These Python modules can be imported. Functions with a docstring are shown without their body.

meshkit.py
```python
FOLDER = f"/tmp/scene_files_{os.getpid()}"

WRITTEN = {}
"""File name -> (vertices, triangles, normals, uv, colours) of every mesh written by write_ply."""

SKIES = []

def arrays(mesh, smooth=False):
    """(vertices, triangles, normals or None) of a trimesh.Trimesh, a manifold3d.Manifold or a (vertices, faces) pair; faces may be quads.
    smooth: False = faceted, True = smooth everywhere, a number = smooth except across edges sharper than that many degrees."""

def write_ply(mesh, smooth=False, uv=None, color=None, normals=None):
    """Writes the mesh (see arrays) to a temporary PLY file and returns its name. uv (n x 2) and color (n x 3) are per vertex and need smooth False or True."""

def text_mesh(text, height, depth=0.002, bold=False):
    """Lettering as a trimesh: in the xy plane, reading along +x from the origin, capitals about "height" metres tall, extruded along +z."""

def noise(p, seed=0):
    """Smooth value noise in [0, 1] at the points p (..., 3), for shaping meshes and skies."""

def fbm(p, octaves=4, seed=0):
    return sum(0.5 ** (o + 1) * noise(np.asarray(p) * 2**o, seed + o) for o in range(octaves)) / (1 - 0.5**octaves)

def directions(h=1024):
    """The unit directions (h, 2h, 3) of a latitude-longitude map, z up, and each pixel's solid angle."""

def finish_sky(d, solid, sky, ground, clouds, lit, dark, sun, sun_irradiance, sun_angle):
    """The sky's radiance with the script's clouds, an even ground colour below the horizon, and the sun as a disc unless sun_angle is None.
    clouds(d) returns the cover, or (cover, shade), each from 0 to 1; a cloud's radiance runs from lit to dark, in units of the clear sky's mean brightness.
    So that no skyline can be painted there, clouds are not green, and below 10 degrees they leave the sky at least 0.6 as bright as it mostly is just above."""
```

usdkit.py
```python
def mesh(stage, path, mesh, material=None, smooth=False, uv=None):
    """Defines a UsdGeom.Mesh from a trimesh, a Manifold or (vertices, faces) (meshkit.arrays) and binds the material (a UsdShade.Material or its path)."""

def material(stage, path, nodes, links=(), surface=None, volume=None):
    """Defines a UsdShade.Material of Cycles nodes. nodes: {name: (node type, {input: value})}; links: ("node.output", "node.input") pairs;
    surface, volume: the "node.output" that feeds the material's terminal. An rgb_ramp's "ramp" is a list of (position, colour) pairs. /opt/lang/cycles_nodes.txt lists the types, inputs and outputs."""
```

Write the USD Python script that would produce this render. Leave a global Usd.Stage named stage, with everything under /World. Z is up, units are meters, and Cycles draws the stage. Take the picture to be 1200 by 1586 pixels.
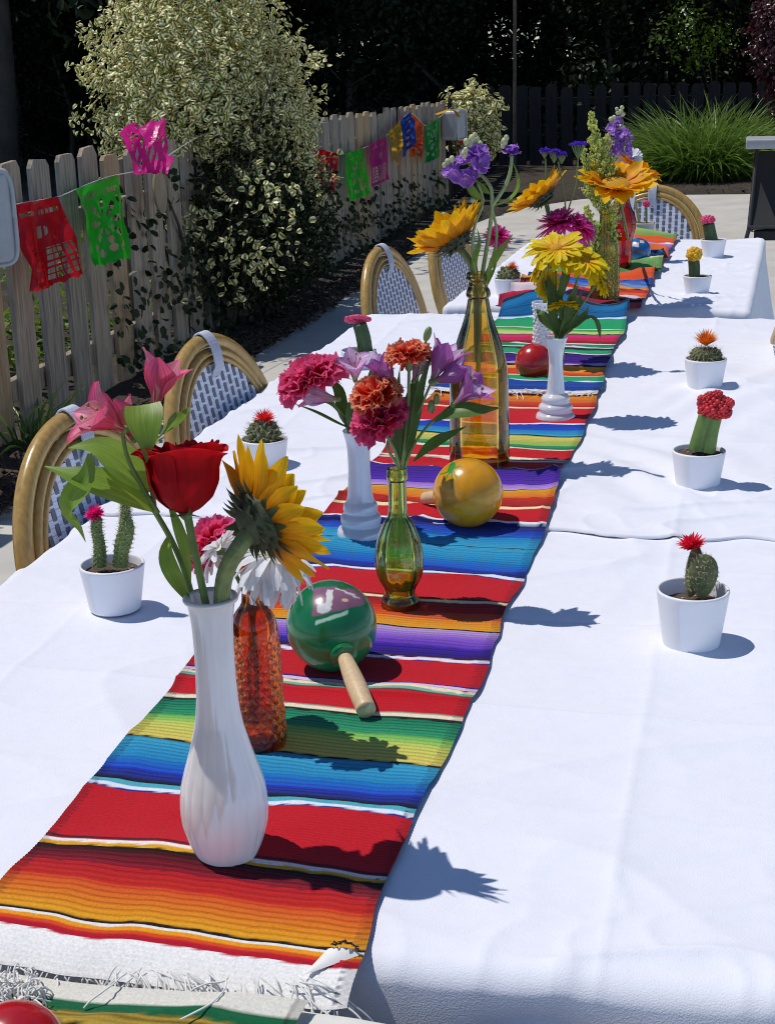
import math, numpy as np, trimesh, usdkit, meshkit
from pxr import Usd, UsdGeom, UsdLux, UsdShade, Gf, Sdf, Vt

stage = Usd.Stage.CreateInMemory()
UsdGeom.SetStageUpAxis(stage, 'Z'); UsdGeom.SetStageMetersPerUnit(stage, 1.0)
UsdGeom.Xform.Define(stage, '/World'); UsdGeom.Scope.Define(stage, '/World/Looks')

# ---------------------------------------------------------------- camera
F = 2300.0                                   # focal length in pixels of a picture 1200 wide
CAM = np.array([0, 0, 1.44])
ROT = np.array([[0.9734786839915957, 0.042547220687924214, -0.22478653390655814],
                [0.22721073274513803, -0.29460716679209725, 0.9282143611257859],
                [-0.026730782618707406, -0.9546708078109787, -0.29646098221203576]])
cam = UsdGeom.Camera.Define(stage, '/World/camera')
cx, cy, cz = ROT[:, 0], -ROT[:, 1], -ROT[:, 2]
cam.AddTransformOp().Set(Gf.Matrix4d(*[float(v) for r in (np.r_[cx, 0], np.r_[cy, 0], np.r_[cz, 0], np.r_[CAM, 1]) for v in r]))
cam.CreateHorizontalApertureAttr(27.0); cam.CreateFocalLengthAttr(27.0 * F / 1200)
cam.CreateClippingRangeAttr((0.05, 1000.0)); cam.CreateExposureAttr(0.17)

# ---------------------------------------------------------------- sky and sun
SUN_EL = math.radians(65.5)
_h = np.array([-1.0, 0.02]); _h /= np.linalg.norm(_h)
SUN = np.array([_h[0] * math.cos(SUN_EL), _h[1] * math.cos(SUN_EL), math.sin(SUN_EL)])
usdkit.material(stage, '/World/Looks/sky', {
    'sky': ('sky_texture', {'sky_type': 'single_scattering', 'sun_disc': False, 'sun_elevation': SUN_EL, 'sun_rotation': math.atan2(SUN[0], SUN[1]), 'altitude': 100.0, 'air_density': 0.9, 'aerosol_density': 0.05, 'ozone_density': 7.0}),
    'bg': ('background_shader', {'strength': 0.092})}, [('sky.color', 'bg.color')], surface='bg.background')
dome = UsdLux.DomeLight.Define(stage, '/World/sky')
UsdShade.MaterialBindingAPI.Apply(dome.GetPrim()).Bind(UsdShade.Material.Get(stage, '/World/Looks/sky'))
dome.GetPrim().SetCustomDataByKey('kind', 'structure')
sun = UsdLux.DistantLight.Define(stage, '/World/sun')
sun.CreateNormalizeAttr(True); sun.CreateIntensityAttr(0.76); sun.CreateAngleAttr(0.5); sun.CreateColorAttr(Gf.Vec3f(1.0, 0.965, 0.905))
_z = SUN; _x = np.cross([0, 0, 1.0], _z); _x /= np.linalg.norm(_x); _y = np.cross(_z, _x)
sun.AddTransformOp().Set(Gf.Matrix4d(*[float(v) for r in (np.r_[_x, 0], np.r_[_y, 0], np.r_[_z, 0], np.r_[0, 0, 30, 1]) for v in r]))

# ---------------------------------------------------------------- helpers
TZ = 0.74                                    # table top
PI = math.pi

def ray(px, py):
    v = ROT @ np.array([px - 600.0, py - 793.0, F]); return v / np.linalg.norm(v)
def onz(px, py, z=TZ):
    r = ray(px, py); return CAM + r * ((z - CAM[2]) / r[2])
def at(px, py, y):
    r = ray(px, py); return CAM + r * ((y - CAM[1]) / r[1])
def mpp(y):                                  # metres per photo pixel on the table at distance y
    return math.hypot(y, 0.55) * 1.03 / F

def lin(h):
    h = h.lstrip('#'); c = np.array([int(h[i:i + 2], 16) / 255 for i in (0, 2, 4)])
    return tuple(np.where(c <= 0.04045, c / 12.92, ((c + 0.055) / 1.055) ** 2.4))
def nrm(v):
    v = np.asarray(v, float); return v / max(np.linalg.norm(v), 1e-12)

class MB:
    """collects shapes into one mesh, with uv and colour where given"""
    def __init__(s): s.v, s.f, s.uv, s.c, s.n = [], [], [], [], 0
    def add(s, v, f, uv=None, c=None):
        v = np.asarray(v, float); f = np.asarray(f, int)
        if f.shape[1] == 4: f = np.vstack([f[:, [0, 1, 2]], f[:, [0, 2, 3]]])
        s.v.append(v); s.f.append(f + s.n)
        s.uv.append(np.zeros((len(v), 2)) if uv is None else np.asarray(uv, float))
        s.c.append(np.ones((len(v), 3)) if c is None else np.broadcast_to(np.asarray(c, float), (len(v), 3)))
        s.n += len(v); return s
    def tm(s, m, **k): return s.add(m.vertices, m.faces, **k)
    def get(s): return np.vstack(s.v), np.vstack(s.f), np.vstack(s.uv), np.vstack(s.c)

_names = {}
def pathfor(parent, name):
    k = (parent, name); n = _names.get(k, 0); _names[k] = n + 1
    return f'{parent}/{name}' + (f'_{n:03d}' if n else '')
def setdata(p, **k):
    for a, b in k.items():
        if b: p.SetCustomDataByKey(a, b)

def put(path, mb, mat, smooth=True, origin=(0, 0, 0), uv=False, col=False):
    if isinstance(mb, MB): v, f, u, c = mb.get()
    else:
        v, f, _ = meshkit.arrays(mb); u = c = None
    used = np.unique(f); re_ = np.zeros(len(v), int); re_[used] = np.arange(len(used)); v, f = v[used] - np.asarray(origin), re_[f]
    if u is not None: u, c = u[used], c[used]
    m = usdkit.mesh(stage, path, trimesh.Trimesh(v, f, process=False), M[mat] if isinstance(mat, str) else mat, smooth=smooth, uv=u if uv else None)
    if col: UsdGeom.PrimvarsAPI(m).CreatePrimvar('col', Sdf.ValueTypeNames.Color3fArray, 'vertex').Set(Vt.Vec3fArray.FromNumpy(c.astype(np.float32)))
    m.CreateDoubleSidedAttr(True)
    return m

class Thing:
    def __init__(s, name, label, cat, loc=(0, 0, 0), group=None, kind=None, rotz=0):
        s.path = pathfor('/World', name); s.o = np.asarray(loc, float)
        x = UsdGeom.Xform.Define(stage, s.path); x.AddTranslateOp().Set(Gf.Vec3d(*map(float, s.o)))
        if rotz: x.AddRotateZOp().Set(rotz)
        s.prim = x.GetPrim(); setdata(s.prim, label=label, category=cat, group=group, kind=kind)
    def part(s, name, mb, mat, smooth=True, uv=False, col=False, under=None, label=None, kind=None):
        """a part in world coordinates"""
        p = pathfor(under or s.path, name)
        m = put(p, mb, mat, smooth, s.o, uv, col); setdata(m.GetPrim(), label=label, kind=kind); return p

def single(name, mb, mat, label, cat, smooth=True, uv=False, col=False, group=None, kind=None):
    p = pathfor('/World', name); m = put(p, mb, mat, smooth, (0, 0, 0), uv, col); setdata(m.GetPrim(), label=label, category=cat, group=group, kind=kind); return p
def struct(name, mb, mat, smooth=False, col=False, uv=False, kind='structure', label=None, cat=None):
    p = pathfor('/World', name); m = put(p, mb, mat, smooth, (0, 0, 0), uv, col); setdata(m.GetPrim(), kind=kind, label=label, category=cat); return p
def copy_of(thing, loc, rotz=0, label=None, group=None, cat=None, scale=None):
    import re; p = pathfor('/World', re.sub(r'_[0-9]{3}$', '', thing.path.split('/')[-1])); x = UsdGeom.Xform.Define(stage, p)
    x.AddTranslateOp().Set(Gf.Vec3d(*map(float, loc))); x.AddRotateZOp().Set(float(rotz))
    if scale is not None: x.AddScaleOp().Set(Gf.Vec3f(*map(float, np.broadcast_to(scale, 3))))
    pr = x.GetPrim()
    was = thing.prim.GetCustomData()
    pr.GetReferences().AddInternalReference(Sdf.Path(thing.path))
    x.SetXformOpOrder(x.GetOrderedXformOps())
    pr.SetInstanceable(True)
    setdata(pr, label=label or was.get('label'), category=cat or was.get('category'), group=group or was.get('group'))
    return pr

# shapes
def frames(p, up=None):
    p = np.asarray(p, float); t = np.gradient(p, axis=0); t /= np.linalg.norm(t, axis=1, keepdims=True) + 1e-12
    a = np.zeros_like(p); u = np.array([0, 0, 1.0]) if up is None else np.asarray(up, float)
    if abs(t[0] @ nrm(u)) > 0.95: u = np.array([1.0, 0, 0])
    a[0] = nrm(np.cross(t[0], u))
    for i in range(1, len(p)): a[i] = nrm(a[i - 1] - t[i] * (a[i - 1] @ t[i]))
    return t, a, np.cross(t, a)
def tube(p, r, n=8, caps=True):
    p = np.asarray(p, float); t, a, b = frames(p); r = np.broadcast_to(r, (len(p),))
    g = np.arange(n) * 2 * PI / n
    v = p[:, None] + r[:, None, None] * (np.cos(g)[None, :, None] * a[:, None] + np.sin(g)[None, :, None] * b[:, None])
    v = v.reshape(-1, 3); f = []
    i, j = np.meshgrid(np.arange(len(p) - 1), np.arange(n), indexing='ij')
    q = np.stack([i * n + j, i * n + (j + 1) % n, (i + 1) * n + (j + 1) % n, (i + 1) * n + j], -1).reshape(-1, 4)
    f = np.vstack([q[:, [0, 1, 2]], q[:, [0, 2, 3]]])
    if caps:
        k = len(v); v = np.vstack([v, p[0], p[-1]]); e = (len(p) - 1) * n; jj = np.arange(n)
        f = np.vstack([f, np.stack([np.full(n, k), (jj + 1) % n, jj], 1), np.stack([np.full(n, k + 1), e + jj, e + (jj + 1) % n], 1)])
    return v, f
def spline(pts, n=12):
    from scipy.interpolate import CubicSpline
    p = np.asarray(pts, float)
    if len(p) == 2: return p[0] + (p[1] - p[0]) * np.linspace(0, 1, n)[:, None]
    d = np.r_[0, np.cumsum(np.linalg.norm(np.diff(p, axis=0), axis=1))]
    return CubicSpline(d, p, bc_type='natural')(np.linspace(0, d[-1], n))
def lathe(prof, n=48, axis=(0, 0, 1), at_=(0, 0, 0), rfun=None, closed=False):
    """prof: (r, z) list; rfun(angle, z, r) scales r"""
    prof = np.asarray(prof, float); g = np.arange(n) * 2 * PI / n
    w = nrm(axis); u = nrm(np.cross([0.3, 0.9, 0.1] if abs(w[2]) > .9 else [0, 0, 1.0], w)) ; vv = np.cross(w, u)
    r = np.repeat(prof[:, 0][:, None], n, 1); z = np.repeat(prof[:, 1][:, None], n, 1)
    if rfun is not None: r = rfun(np.broadcast_to(g, r.shape), z, r)
    v = np.asarray(at_, float) + (r * np.cos(g))[..., None] * u + (r * np.sin(g))[..., None] * vv + z[..., None] * w
    m = len(prof); i, j = np.meshgrid(np.arange(m if closed else m - 1), np.arange(n), indexing='ij')
    i2 = (i + 1) % m
    q = np.stack([i * n + j, i * n + (j + 1) % n, i2 * n + (j + 1) % n, i2 * n + j], -1).reshape(-1, 4)
    return v.reshape(-1, 3), q
def grid(P, uv=None):
    a, b = P.shape[:2]; i, j = np.meshgrid(np.arange(a - 1), np.arange(b - 1), indexing='ij')
    q = np.stack([i * b + j, i * b + j + 1, (i + 1) * b + j + 1, (i + 1) * b + j], -1).reshape(-1, 4)
    return P.reshape(-1, 3), q
def blade(path, width, normal, cup=0.0, nv=5, wave=0.0, seed=0, twist=0.0):
    """a leaf or petal: a strip along path, width[i] half widths, curved about normal. uv = (side, along)"""
    p = np.asarray(path, float); n = len(p); t = np.gradient(p, axis=0); t /= np.linalg.norm(t, axis=1, keepdims=True) + 1e-12
    N = np.broadcast_to(np.asarray(normal, float), p.shape); S = np.cross(N, t); S /= np.linalg.norm(S, axis=1, keepdims=True) + 1e-9
    N = np.cross(t, S)
    if twist:
        a = np.linspace(0, twist, n)[:, None]; S, N = S * np.cos(a) + N * np.sin(a), N * np.cos(a) - S * np.sin(a)
    w = np.asarray(width, float); x = np.linspace(-1, 1, nv)
    P = p[:, None] + S[:, None] * (w[:, None] * x)[..., None] + N[:, None] * (w[:, None] * cup * x ** 2)[..., None]
    if wave:
        ph = seed * 1.7; k = np.linspace(0, 1, n)
        P = P + N[:, None] * (wave * w.max() * np.sin(k * 9 + ph)[:, None] * np.abs(x) * np.sign(x + 0.3 * np.sin(ph)))[..., None]
    uv = np.stack(np.meshgrid(np.linspace(0, 1, n), (x + 1) / 2, indexing='ij')[::-1], -1).reshape(-1, 2)
    v, q = grid(P); return v, q, uv
def arc(base, d, nml, length, bend, n=7):
    """a curve from base along d that turns by bend radians towards nml"""
    d = nrm(d); nml = nrm(np.asarray(nml) - d * (np.asarray(nml) @ d)); s = np.linspace(0, 1, n)
    a = bend * s; st = np.cos(a)[:, None] * d + np.sin(a)[:, None] * nml
    mid = (st[1:] + st[:-1]) / 2 * (length / (n - 1)); return np.asarray(base, float) + np.vstack([np.zeros(3), np.cumsum(mid, 0)])
def basis(axis):
    w = nrm(axis); u = nrm(np.cross([0, 0, 1.0] if abs(w[2]) < .95 else [1.0, 0, 0], w)); return u, np.cross(w, u), w
def ball(c, r, sub=2, sc=(1, 1, 1)):
    m = trimesh.creation.icosphere(sub, 1.0); return np.asarray(m.vertices) * r * np.asarray(sc) + np.asarray(c), np.asarray(m.faces)
def rbox(lo, hi, r=0.004):
    lo, hi = np.asarray(lo, float), np.asarray(hi, float); m = trimesh.creation.icosphere(1, r)
    pts = [m.vertices + np.where(np.array(k) > 0, hi - r, lo + r) for k in np.ndindex(2, 2, 2)]
    h = trimesh.convex.convex_hull(np.vstack(pts)); return np.asarray(h.vertices), np.asarray(h.faces)
def obox(c, ax, half):
    """box with axes ax (3 rows) and half sizes"""
    s = np.array([[i, j, k] for i in (-1, 1) for j in (-1, 1) for k in (-1, 1)], float) * np.asarray(half)
    f = [[0, 1, 3, 2], [4, 6, 7, 5], [0, 4, 5, 1], [2, 3, 7, 6], [0, 2, 6, 4], [1, 5, 7, 3]]
    return np.asarray(c) + s @ np.asarray(ax), np.array(f)
def leafcloud(P, N, L, W, rng, fold=0.35, droop=0.3, axis=None):
    """many small folded leaves (6 triangles... a rhombus of 4 quads folded at its midrib) at P, facing roughly N"""
    n = len(P); N = N + rng.normal(0, 0.45, (n, 3)); N /= np.linalg.norm(N, axis=1, keepdims=True)
    D = rng.normal(0, 1, (n, 3)) + (0 if axis is None else np.asarray(axis)); D -= N * (D * N).sum(1, keepdims=True); D /= np.linalg.norm(D, axis=1, keepdims=True) + 1e-9
    S = np.cross(N, D); L = np.broadcast_to(L, (n,))[:, None] * rng.uniform(.7, 1.25, (n, 1)); W = np.broadcast_to(W, (n,))[:, None] * rng.uniform(.75, 1.2, (n, 1))
    k = []
    uvs = []
    for (a, b, c) in ((0, 0, 0), (.3, -.85, fold), (.3, .85, fold), (.38, 0, 0), (.72, -.75, fold), (.72, .75, fold), (.74, 0, 0), (1, 0, -.1)):
        k.append(P + D * L * a + S * W * b + N * (W * c * abs(b) - droop * L * a * a)); uvs.append((b * .5 + .5, a))
    v = np.stack(k, 1).reshape(-1, 3)
    t = np.array([[0, 3, 1], [0, 2, 3], [1, 3, 6], [1, 6, 4], [3, 2, 5], [3, 5, 6], [4, 6, 7], [6, 5, 7]])
    f = (np.arange(n)[:, None, None] * 8 + t[None]).reshape(-1, 3); uv = np.tile(np.array(uvs), (n, 1)); return v, f, uv

# ---------------------------------------------------------------- materials
M = {}
def mat(name, color, rough=0.6, var=0.12, scale=20.0, bump=0.0, bscale=200.0, spec=0.5, stretch=None, color2=None, coat=0.0, sss=0.0, sheen=0.0, metallic=0.0, bdist=0.002):
    c = np.array(color); c2 = np.array(color2) if color2 is not None else c * (1 - var); c1 = c if color2 is not None else np.minimum(c * (1 + var), 1)
    nodes = {'g': ('geometry', {}), 'map': ('mapping', {'scale': stretch or (1, 1, 1)}), 'n': ('noise_texture', {'scale': scale, 'detail': 5.0, 'roughness': 0.6}),
             'r': ('rgb_ramp', {'ramp': [(0.3, tuple(c2)), (0.7, tuple(c1))]}), 'p': ('principled_bsdf', {'roughness': rough, 'specular_ior_level': spec, 'coat_weight': coat, 'sheen_weight': sheen, 'metallic': metallic, 'subsurface_weight': sss, 'subsurface_radius': (1, 1, 1), 'subsurface_scale': 0.004})}
    links = [('g.position', 'map.vector'), ('map.vector', 'n.vector'), ('n.fac', 'r.fac'), ('r.color', 'p.base_color')]
    if bump:
        nodes['bn'] = ('noise_texture', {'scale': bscale, 'detail': 3.0}); nodes['b'] = ('bump', {'strength': bump, 'distance': bdist})
        links += [('map.vector', 'bn.vector'), ('bn.fac', 'b.height'), ('b.normal', 'p.normal')]
    M[name] = usdkit.material(stage, '/World/Looks/' + name, nodes, links, surface='p.BSDF')
def petal(name, stops, trans=0.35, rough=0.5, streak=0.25, nstreak=14.0, spec=0.3, edge=None, gain=1.45):
    """colour runs from base to tip along uv.y; fine veins along the petal; part of the light passes through"""
    stops = [(k, tuple(np.minimum(np.array(c) * gain, .9))) for k, c in stops]
    nodes = {'uv': ('attribute', {'attribute': 'st'}), 's': ('separate_xyz', {}), 'r': ('rgb_ramp', {'ramp': stops}),
             'map': ('mapping', {'scale': (nstreak, 1.6, 1)}), 'n': ('noise_texture', {'scale': 1.0, 'detail': 3.0}), 'mr': ('map_range', {'from_min': .3, 'from_max': .7, 'to_min': 1 - streak, 'to_max': 1 + streak * .6}),
             'g': ('geometry', {}), 'n2': ('noise_texture', {'scale': 45.0}), 'mr2': ('map_range', {'from_min': .3, 'from_max': .7, 'to_min': .86, 'to_max': 1.08}), 'mm': ('math', {'math_type': 'multiply'}),
             'mx': ('mix_color', {'blend_type': 'multiply', 'fac': 1.0, 'use_clamp': False}), 'p': ('principled_bsdf', {'roughness': rough, 'specular_ior_level': spec}), 't': ('translucent_bsdf', {}), 'mc': ('mix_closure', {'fac': trans}),
             'bump': ('bump', {'strength': 0.25, 'distance': 0.0008})}
    links = [('uv.vector', 's.vector'), ('s.y', 'r.fac'), ('uv.vector', 'map.vector'), ('map.vector', 'n.vector'), ('n.fac', 'mr.value'), ('g.position', 'n2.vector'), ('n2.fac', 'mr2.value'), ('mr.result', 'mm.value1'), ('mr2.result', 'mm.value2'), ('mm.value', 'mx.b'),
             ('mx.result', 'p.base_color'), ('mx.result', 't.color'), ('p.BSDF', 'mc.closure1'), ('t.BSDF', 'mc.closure2'), ('n.fac', 'bump.height'), ('bump.normal', 'p.normal')]
    if edge is not None:   # pale margin
        nodes |= {'e1': ('math', {'math_type': 'subtract', 'value2': 0.5}), 'e2': ('math', {'math_type': 'absolute'}), 'e3': ('math', {'math_type': 'multiply', 'value2': 2.0}), 'er': ('map_range', {'from_min': edge[1] - .12, 'from_max': edge[1] + .12}),
                  'em': ('mix_color', {'b': edge[0], 'use_clamp': False}), 'en': ('math', {'math_type': 'multiply_add', 'value2': .5}), 'tipd': ('map_range', {'from_min': .8, 'from_max': 1.0, 'to_max': .6})}
        links += [('s.x', 'e1.value1'), ('e1.value', 'e2.value1'), ('e2.value', 'e3.value1'), ('s.y', 'tipd.value'), ('n2.fac', 'en.value1'), ('e3.value', 'en.value3'), ('en.value', 'er.value'), ('er.result', 'em.fac'), ('r.color', 'em.a'), ('em.result', 'mx.a')]
    else: links.append(('r.color', 'mx.a'))
    M[name] = usdkit.material(stage, '/World/Looks/' + name, nodes, links, surface='mc.closure')
def colmat(name, rough=0.85, bump=0.3, bscale=900.0, trans=0.0, coat=0.0, spec=0.3, sheen=0.0, var=0.15, vscale=300.0):
    """base colour from the mesh's own colours"""
    nodes = {'a': ('attribute', {'attribute': 'col'}), 'g': ('geometry', {}), 'n': ('noise_texture', {'scale': bscale, 'detail': 2.0}), 'b': ('bump', {'strength': bump, 'distance': 0.0015}), 'n2': ('noise_texture', {'scale': vscale, 'detail': 4.0}), 'mr': ('map_range', {'from_min': .3, 'from_max': .7, 'to_min': 1 - var, 'to_max': 1 + var}),
             'mx': ('mix_color', {'blend_type': 'multiply', 'fac': 1.0, 'use_clamp': False}), 'p': ('principled_bsdf', {'roughness': rough, 'coat_weight': coat, 'specular_ior_level': spec, 'sheen_weight': sheen})}
    links = [('g.position', 'n.vector'), ('n.fac', 'b.height'), ('g.position', 'n2.vector'), ('n2.fac', 'mr.value'), ('a.color', 'mx.a'), ('mr.result', 'mx.b'), ('mx.result', 'p.base_color')]
    if bump: links.append(('b.normal', 'p.normal'))
    out = 'p.BSDF'
    if trans:
        nodes |= {'t': ('translucent_bsdf', {}), 'mc': ('mix_closure', {'fac': trans})}; links += [('mx.result', 't.color'), ('p.BSDF', 'mc.closure1'), ('t.BSDF', 'mc.closure2')]; out = 'mc.closure'
    M[name] = usdkit.material(stage, '/World/Looks/' + name, nodes, links, surface=out)
def glassmat(name, tint, clear=0.5, rough=0.0, bump=0.0, bscale=60.0):
    """bottle glass: part bends the light, part lets it through straight, with a sharp gloss"""
    nodes = {'gl': ('glass_bsdf', {'color': tint, 'IOR': 1.45, 'roughness': rough, 'distribution': 'ggx'}), 'tr': ('transparent_bsdf', {'color': tint}), 'm1': ('mix_closure', {'fac': clear}), 'fr': ('fresnel', {'IOR': 1.5}), 'go': ('glossy_bsdf', {'color': (1, 1, 1), 'roughness': 0.02}), 'm2': ('mix_closure', {})}
    links = [('gl.BSDF', 'm1.closure1'), ('tr.BSDF', 'm1.closure2'), ('m1.closure', 'm2.closure1'), ('go.BSDF', 'm2.closure2'), ('fr.fac', 'm2.fac')]
    if bump:
        nodes |= {'g': ('geometry', {}), 'n': ('noise_texture', {'scale': bscale}), 'b': ('bump', {'strength': bump, 'distance': 0.003})}
        links += [('g.position', 'n.vector'), ('n.fac', 'b.height'), ('b.normal', 'gl.normal'), ('b.normal', 'go.normal')]
    M[name] = usdkit.material(stage, '/World/Looks/' + name, nodes, links, surface='m2.closure')

# ================================================================ materials of the setting
mat('concrete', (0.50, 0.475, 0.43), 0.9, 0.13, 3.0, bump=0.25, bscale=140.0)
mat('soil', (0.045, 0.032, 0.022), 0.95, 0.4, 9.0, bump=0.6, bscale=60.0, bdist=0.02)
mat('forest_floor', (0.030, 0.028, 0.018), 0.95, 0.4, 2.0)
mat('chips', (0.06, 0.038, 0.024), 0.9, 0.5, 30.0)
mat('cloth', (0.765, 0.765, 0.825), 0.9, 0.02, 60.0, bump=0.3, bscale=650.0, spec=0.15, sheen=0.1, bdist=0.0022)
mat('cloth_underside', (0.70, 0.68, 0.62), 0.9, 0.04, 60.0, bump=0.3, bscale=700.0, spec=0.15)
mat('steel_leg', (0.35, 0.35, 0.36), 0.45, 0.1, 30.0)
mat('table_plastic', (0.62, 0.61, 0.58), 0.5, 0.05, 30.0)
mat('fence_wood', (0.47, 0.37, 0.265), 0.85, 0.4, 1.0, bump=0.6, bscale=2.0, stretch=(70, 70, 5), color2=(0.19, 0.16, 0.125), spec=0.2, bdist=0.004)
mat('fence_wood_warm', (0.48, 0.34, 0.20), 0.85, 0.4, 1.0, bump=0.6, bscale=2.0, stretch=(70, 70, 5), color2=(0.27, 0.185, 0.105), spec=0.2, bdist=0.004)
mat('fence_wood_grey', (0.40, 0.33, 0.25), 0.85, 0.4, 1.0, bump=0.6, bscale=2.0, stretch=(70, 70, 5), color2=(0.14, 0.125, 0.105), spec=0.2, bdist=0.004)
mat('bark', (0.07, 0.052, 0.038), 0.9, 0.4, 4.0, bump=0.6, bscale=18.0, bdist=0.02)
mat('thread', (0.78, 0.76, 0.72), 0.85, 0.05, 100.0, spec=0.1)
colmat('serape', rough=0.95, bump=0.5, bscale=1000.0, spec=0.12, sheen=0.12, var=0.13, vscale=420.0)

# ================================================================ ground
def sheet(poly, z, n=1):
    from shapely.geometry import Polygon
    v, f = trimesh.creation.triangulate_polygon(Polygon(poly), engine='earcut'); return np.c_[v, np.full(len(v), z)], f
struct('ground', MB().add(*sheet([(-150, -120), (150, -120), (150, 180), (-150, 180)], -0.02)), 'forest_floor')
edge = [(-2.36 + 0.03 * math.sin(y * 1.3), y) for y in np.linspace(-6, 11.5, 40)] + [(-2.30, 12.3), (-2.2, 13.2), (-2.0, 14.1), (-1.55, 14.9), (-0.9, 15.25), (-0.2, 15.3), (0.6, 15.35), (1.6, 15.9), (3, 17.0), (6, 19.0), (12, 21)]
struct('patio', MB().add(*sheet(edge + [(12, -6)], 0.0)), 'concrete')
# planting bed: a soft uneven strip of mulch between patio and fence and round the back
rng = np.random.default_rng(3)
gx, gy = np.meshgrid(np.linspace(-4.6, 8, 130), np.linspace(-4, 20, 240), indexing='ij')
gz = -0.055 + 0.05 * meshkit.fbm(np.stack([gx * 1.5, gy * 1.5, gx * 0], -1), 4, 2) + 0.02 * meshkit.noise(np.stack([gx * 9, gy * 9, gx * 0], -1), 5)
from shapely.geometry import Polygon as _Poly, Point as _Pt
import shapely
_inside = shapely.contains_xy(_Poly(edge + [(12, -6)]), gx.ravel(), gy.ravel()).reshape(gx.shape)
_dist = shapely.distance(shapely.points(gx.ravel(), gy.ravel()), shapely.LineString(edge)).reshape(gx.shape)
gz = np.where(_inside, -0.10, gz + np.clip(_dist, 0, .25) * .25)
v, q = grid(np.stack([gx, gy, gz], -1))
struct('mulch_bed', MB().add(v, q), 'soil', smooth=True)
def bedz(x, y):
    return np.where(np.abs(x) >= 0, -0.055 + 0.05 * meshkit.fbm(np.stack([x * 1.5, y * 1.5, x * 0], -1), 4, 2) + 0.045, 0)
def chips_on(x, y, z, rng, s=0.016):
    b = MB()
    n = len(x); a = rng.uniform(0, PI, n); t = rng.normal(0, .35, (n, 2)); L = s * rng.uniform(.5, 1.5, n); W = L * rng.uniform(.15, .45, n); H = L * .12
    U = np.stack([np.cos(a), np.sin(a), t[:, 0]], -1); V = np.stack([-np.sin(a), np.cos(a), t[:, 1]], -1); Nn = np.cross(U, V)
    P = np.stack([x, y, z], -1); k = []
    for (i, j, h) in ((-1, -.6, 0), (1, -1, 0), (.8, 1, 0), (-.9, .7, 0), (-1, -.6, 1), (1, -1, 1), (.8, 1, 1), (-.9, .7, 1)): k.append(P + U * (L * i)[:, None] + V * (W * j)[:, None] + Nn * (H * (h * 2 - .3))[:, None])
    v = np.stack(k, 1).reshape(-1, 3); t = np.array([[4, 5, 6], [4, 6, 7], [0, 1, 5], [0, 5, 4], [1, 2, 6], [1, 6, 5], [2, 3, 7], [2, 7, 6], [3, 0, 4], [3, 4, 7]])
    return v, (np.arange(n)[:, None, None] * 8 + t[None]).reshape(-1, 3)
cxs, cys = rng.uniform(-2.68, -2.3, 6500), rng.uniform(3.0, 14.0, 6500)
x2, y2 = rng.uniform(-2.0, 2.2, 2600), rng.uniform(15.0, 17.6, 2600)
ok = ~shapely.contains_xy(_Poly(edge + [(12, -6)]), x2, y2)
cxs, cys = np.r_[cxs, x2[ok]], np.r_[cys, y2[ok]]
struct('bark_mulch', MB().add(*chips_on(cxs, cys, bedz(cxs, cys) + .01, rng)), 'chips', kind='stuff', label='brown bark mulch strewn over the bed beside the patio', cat='mulch')

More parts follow.
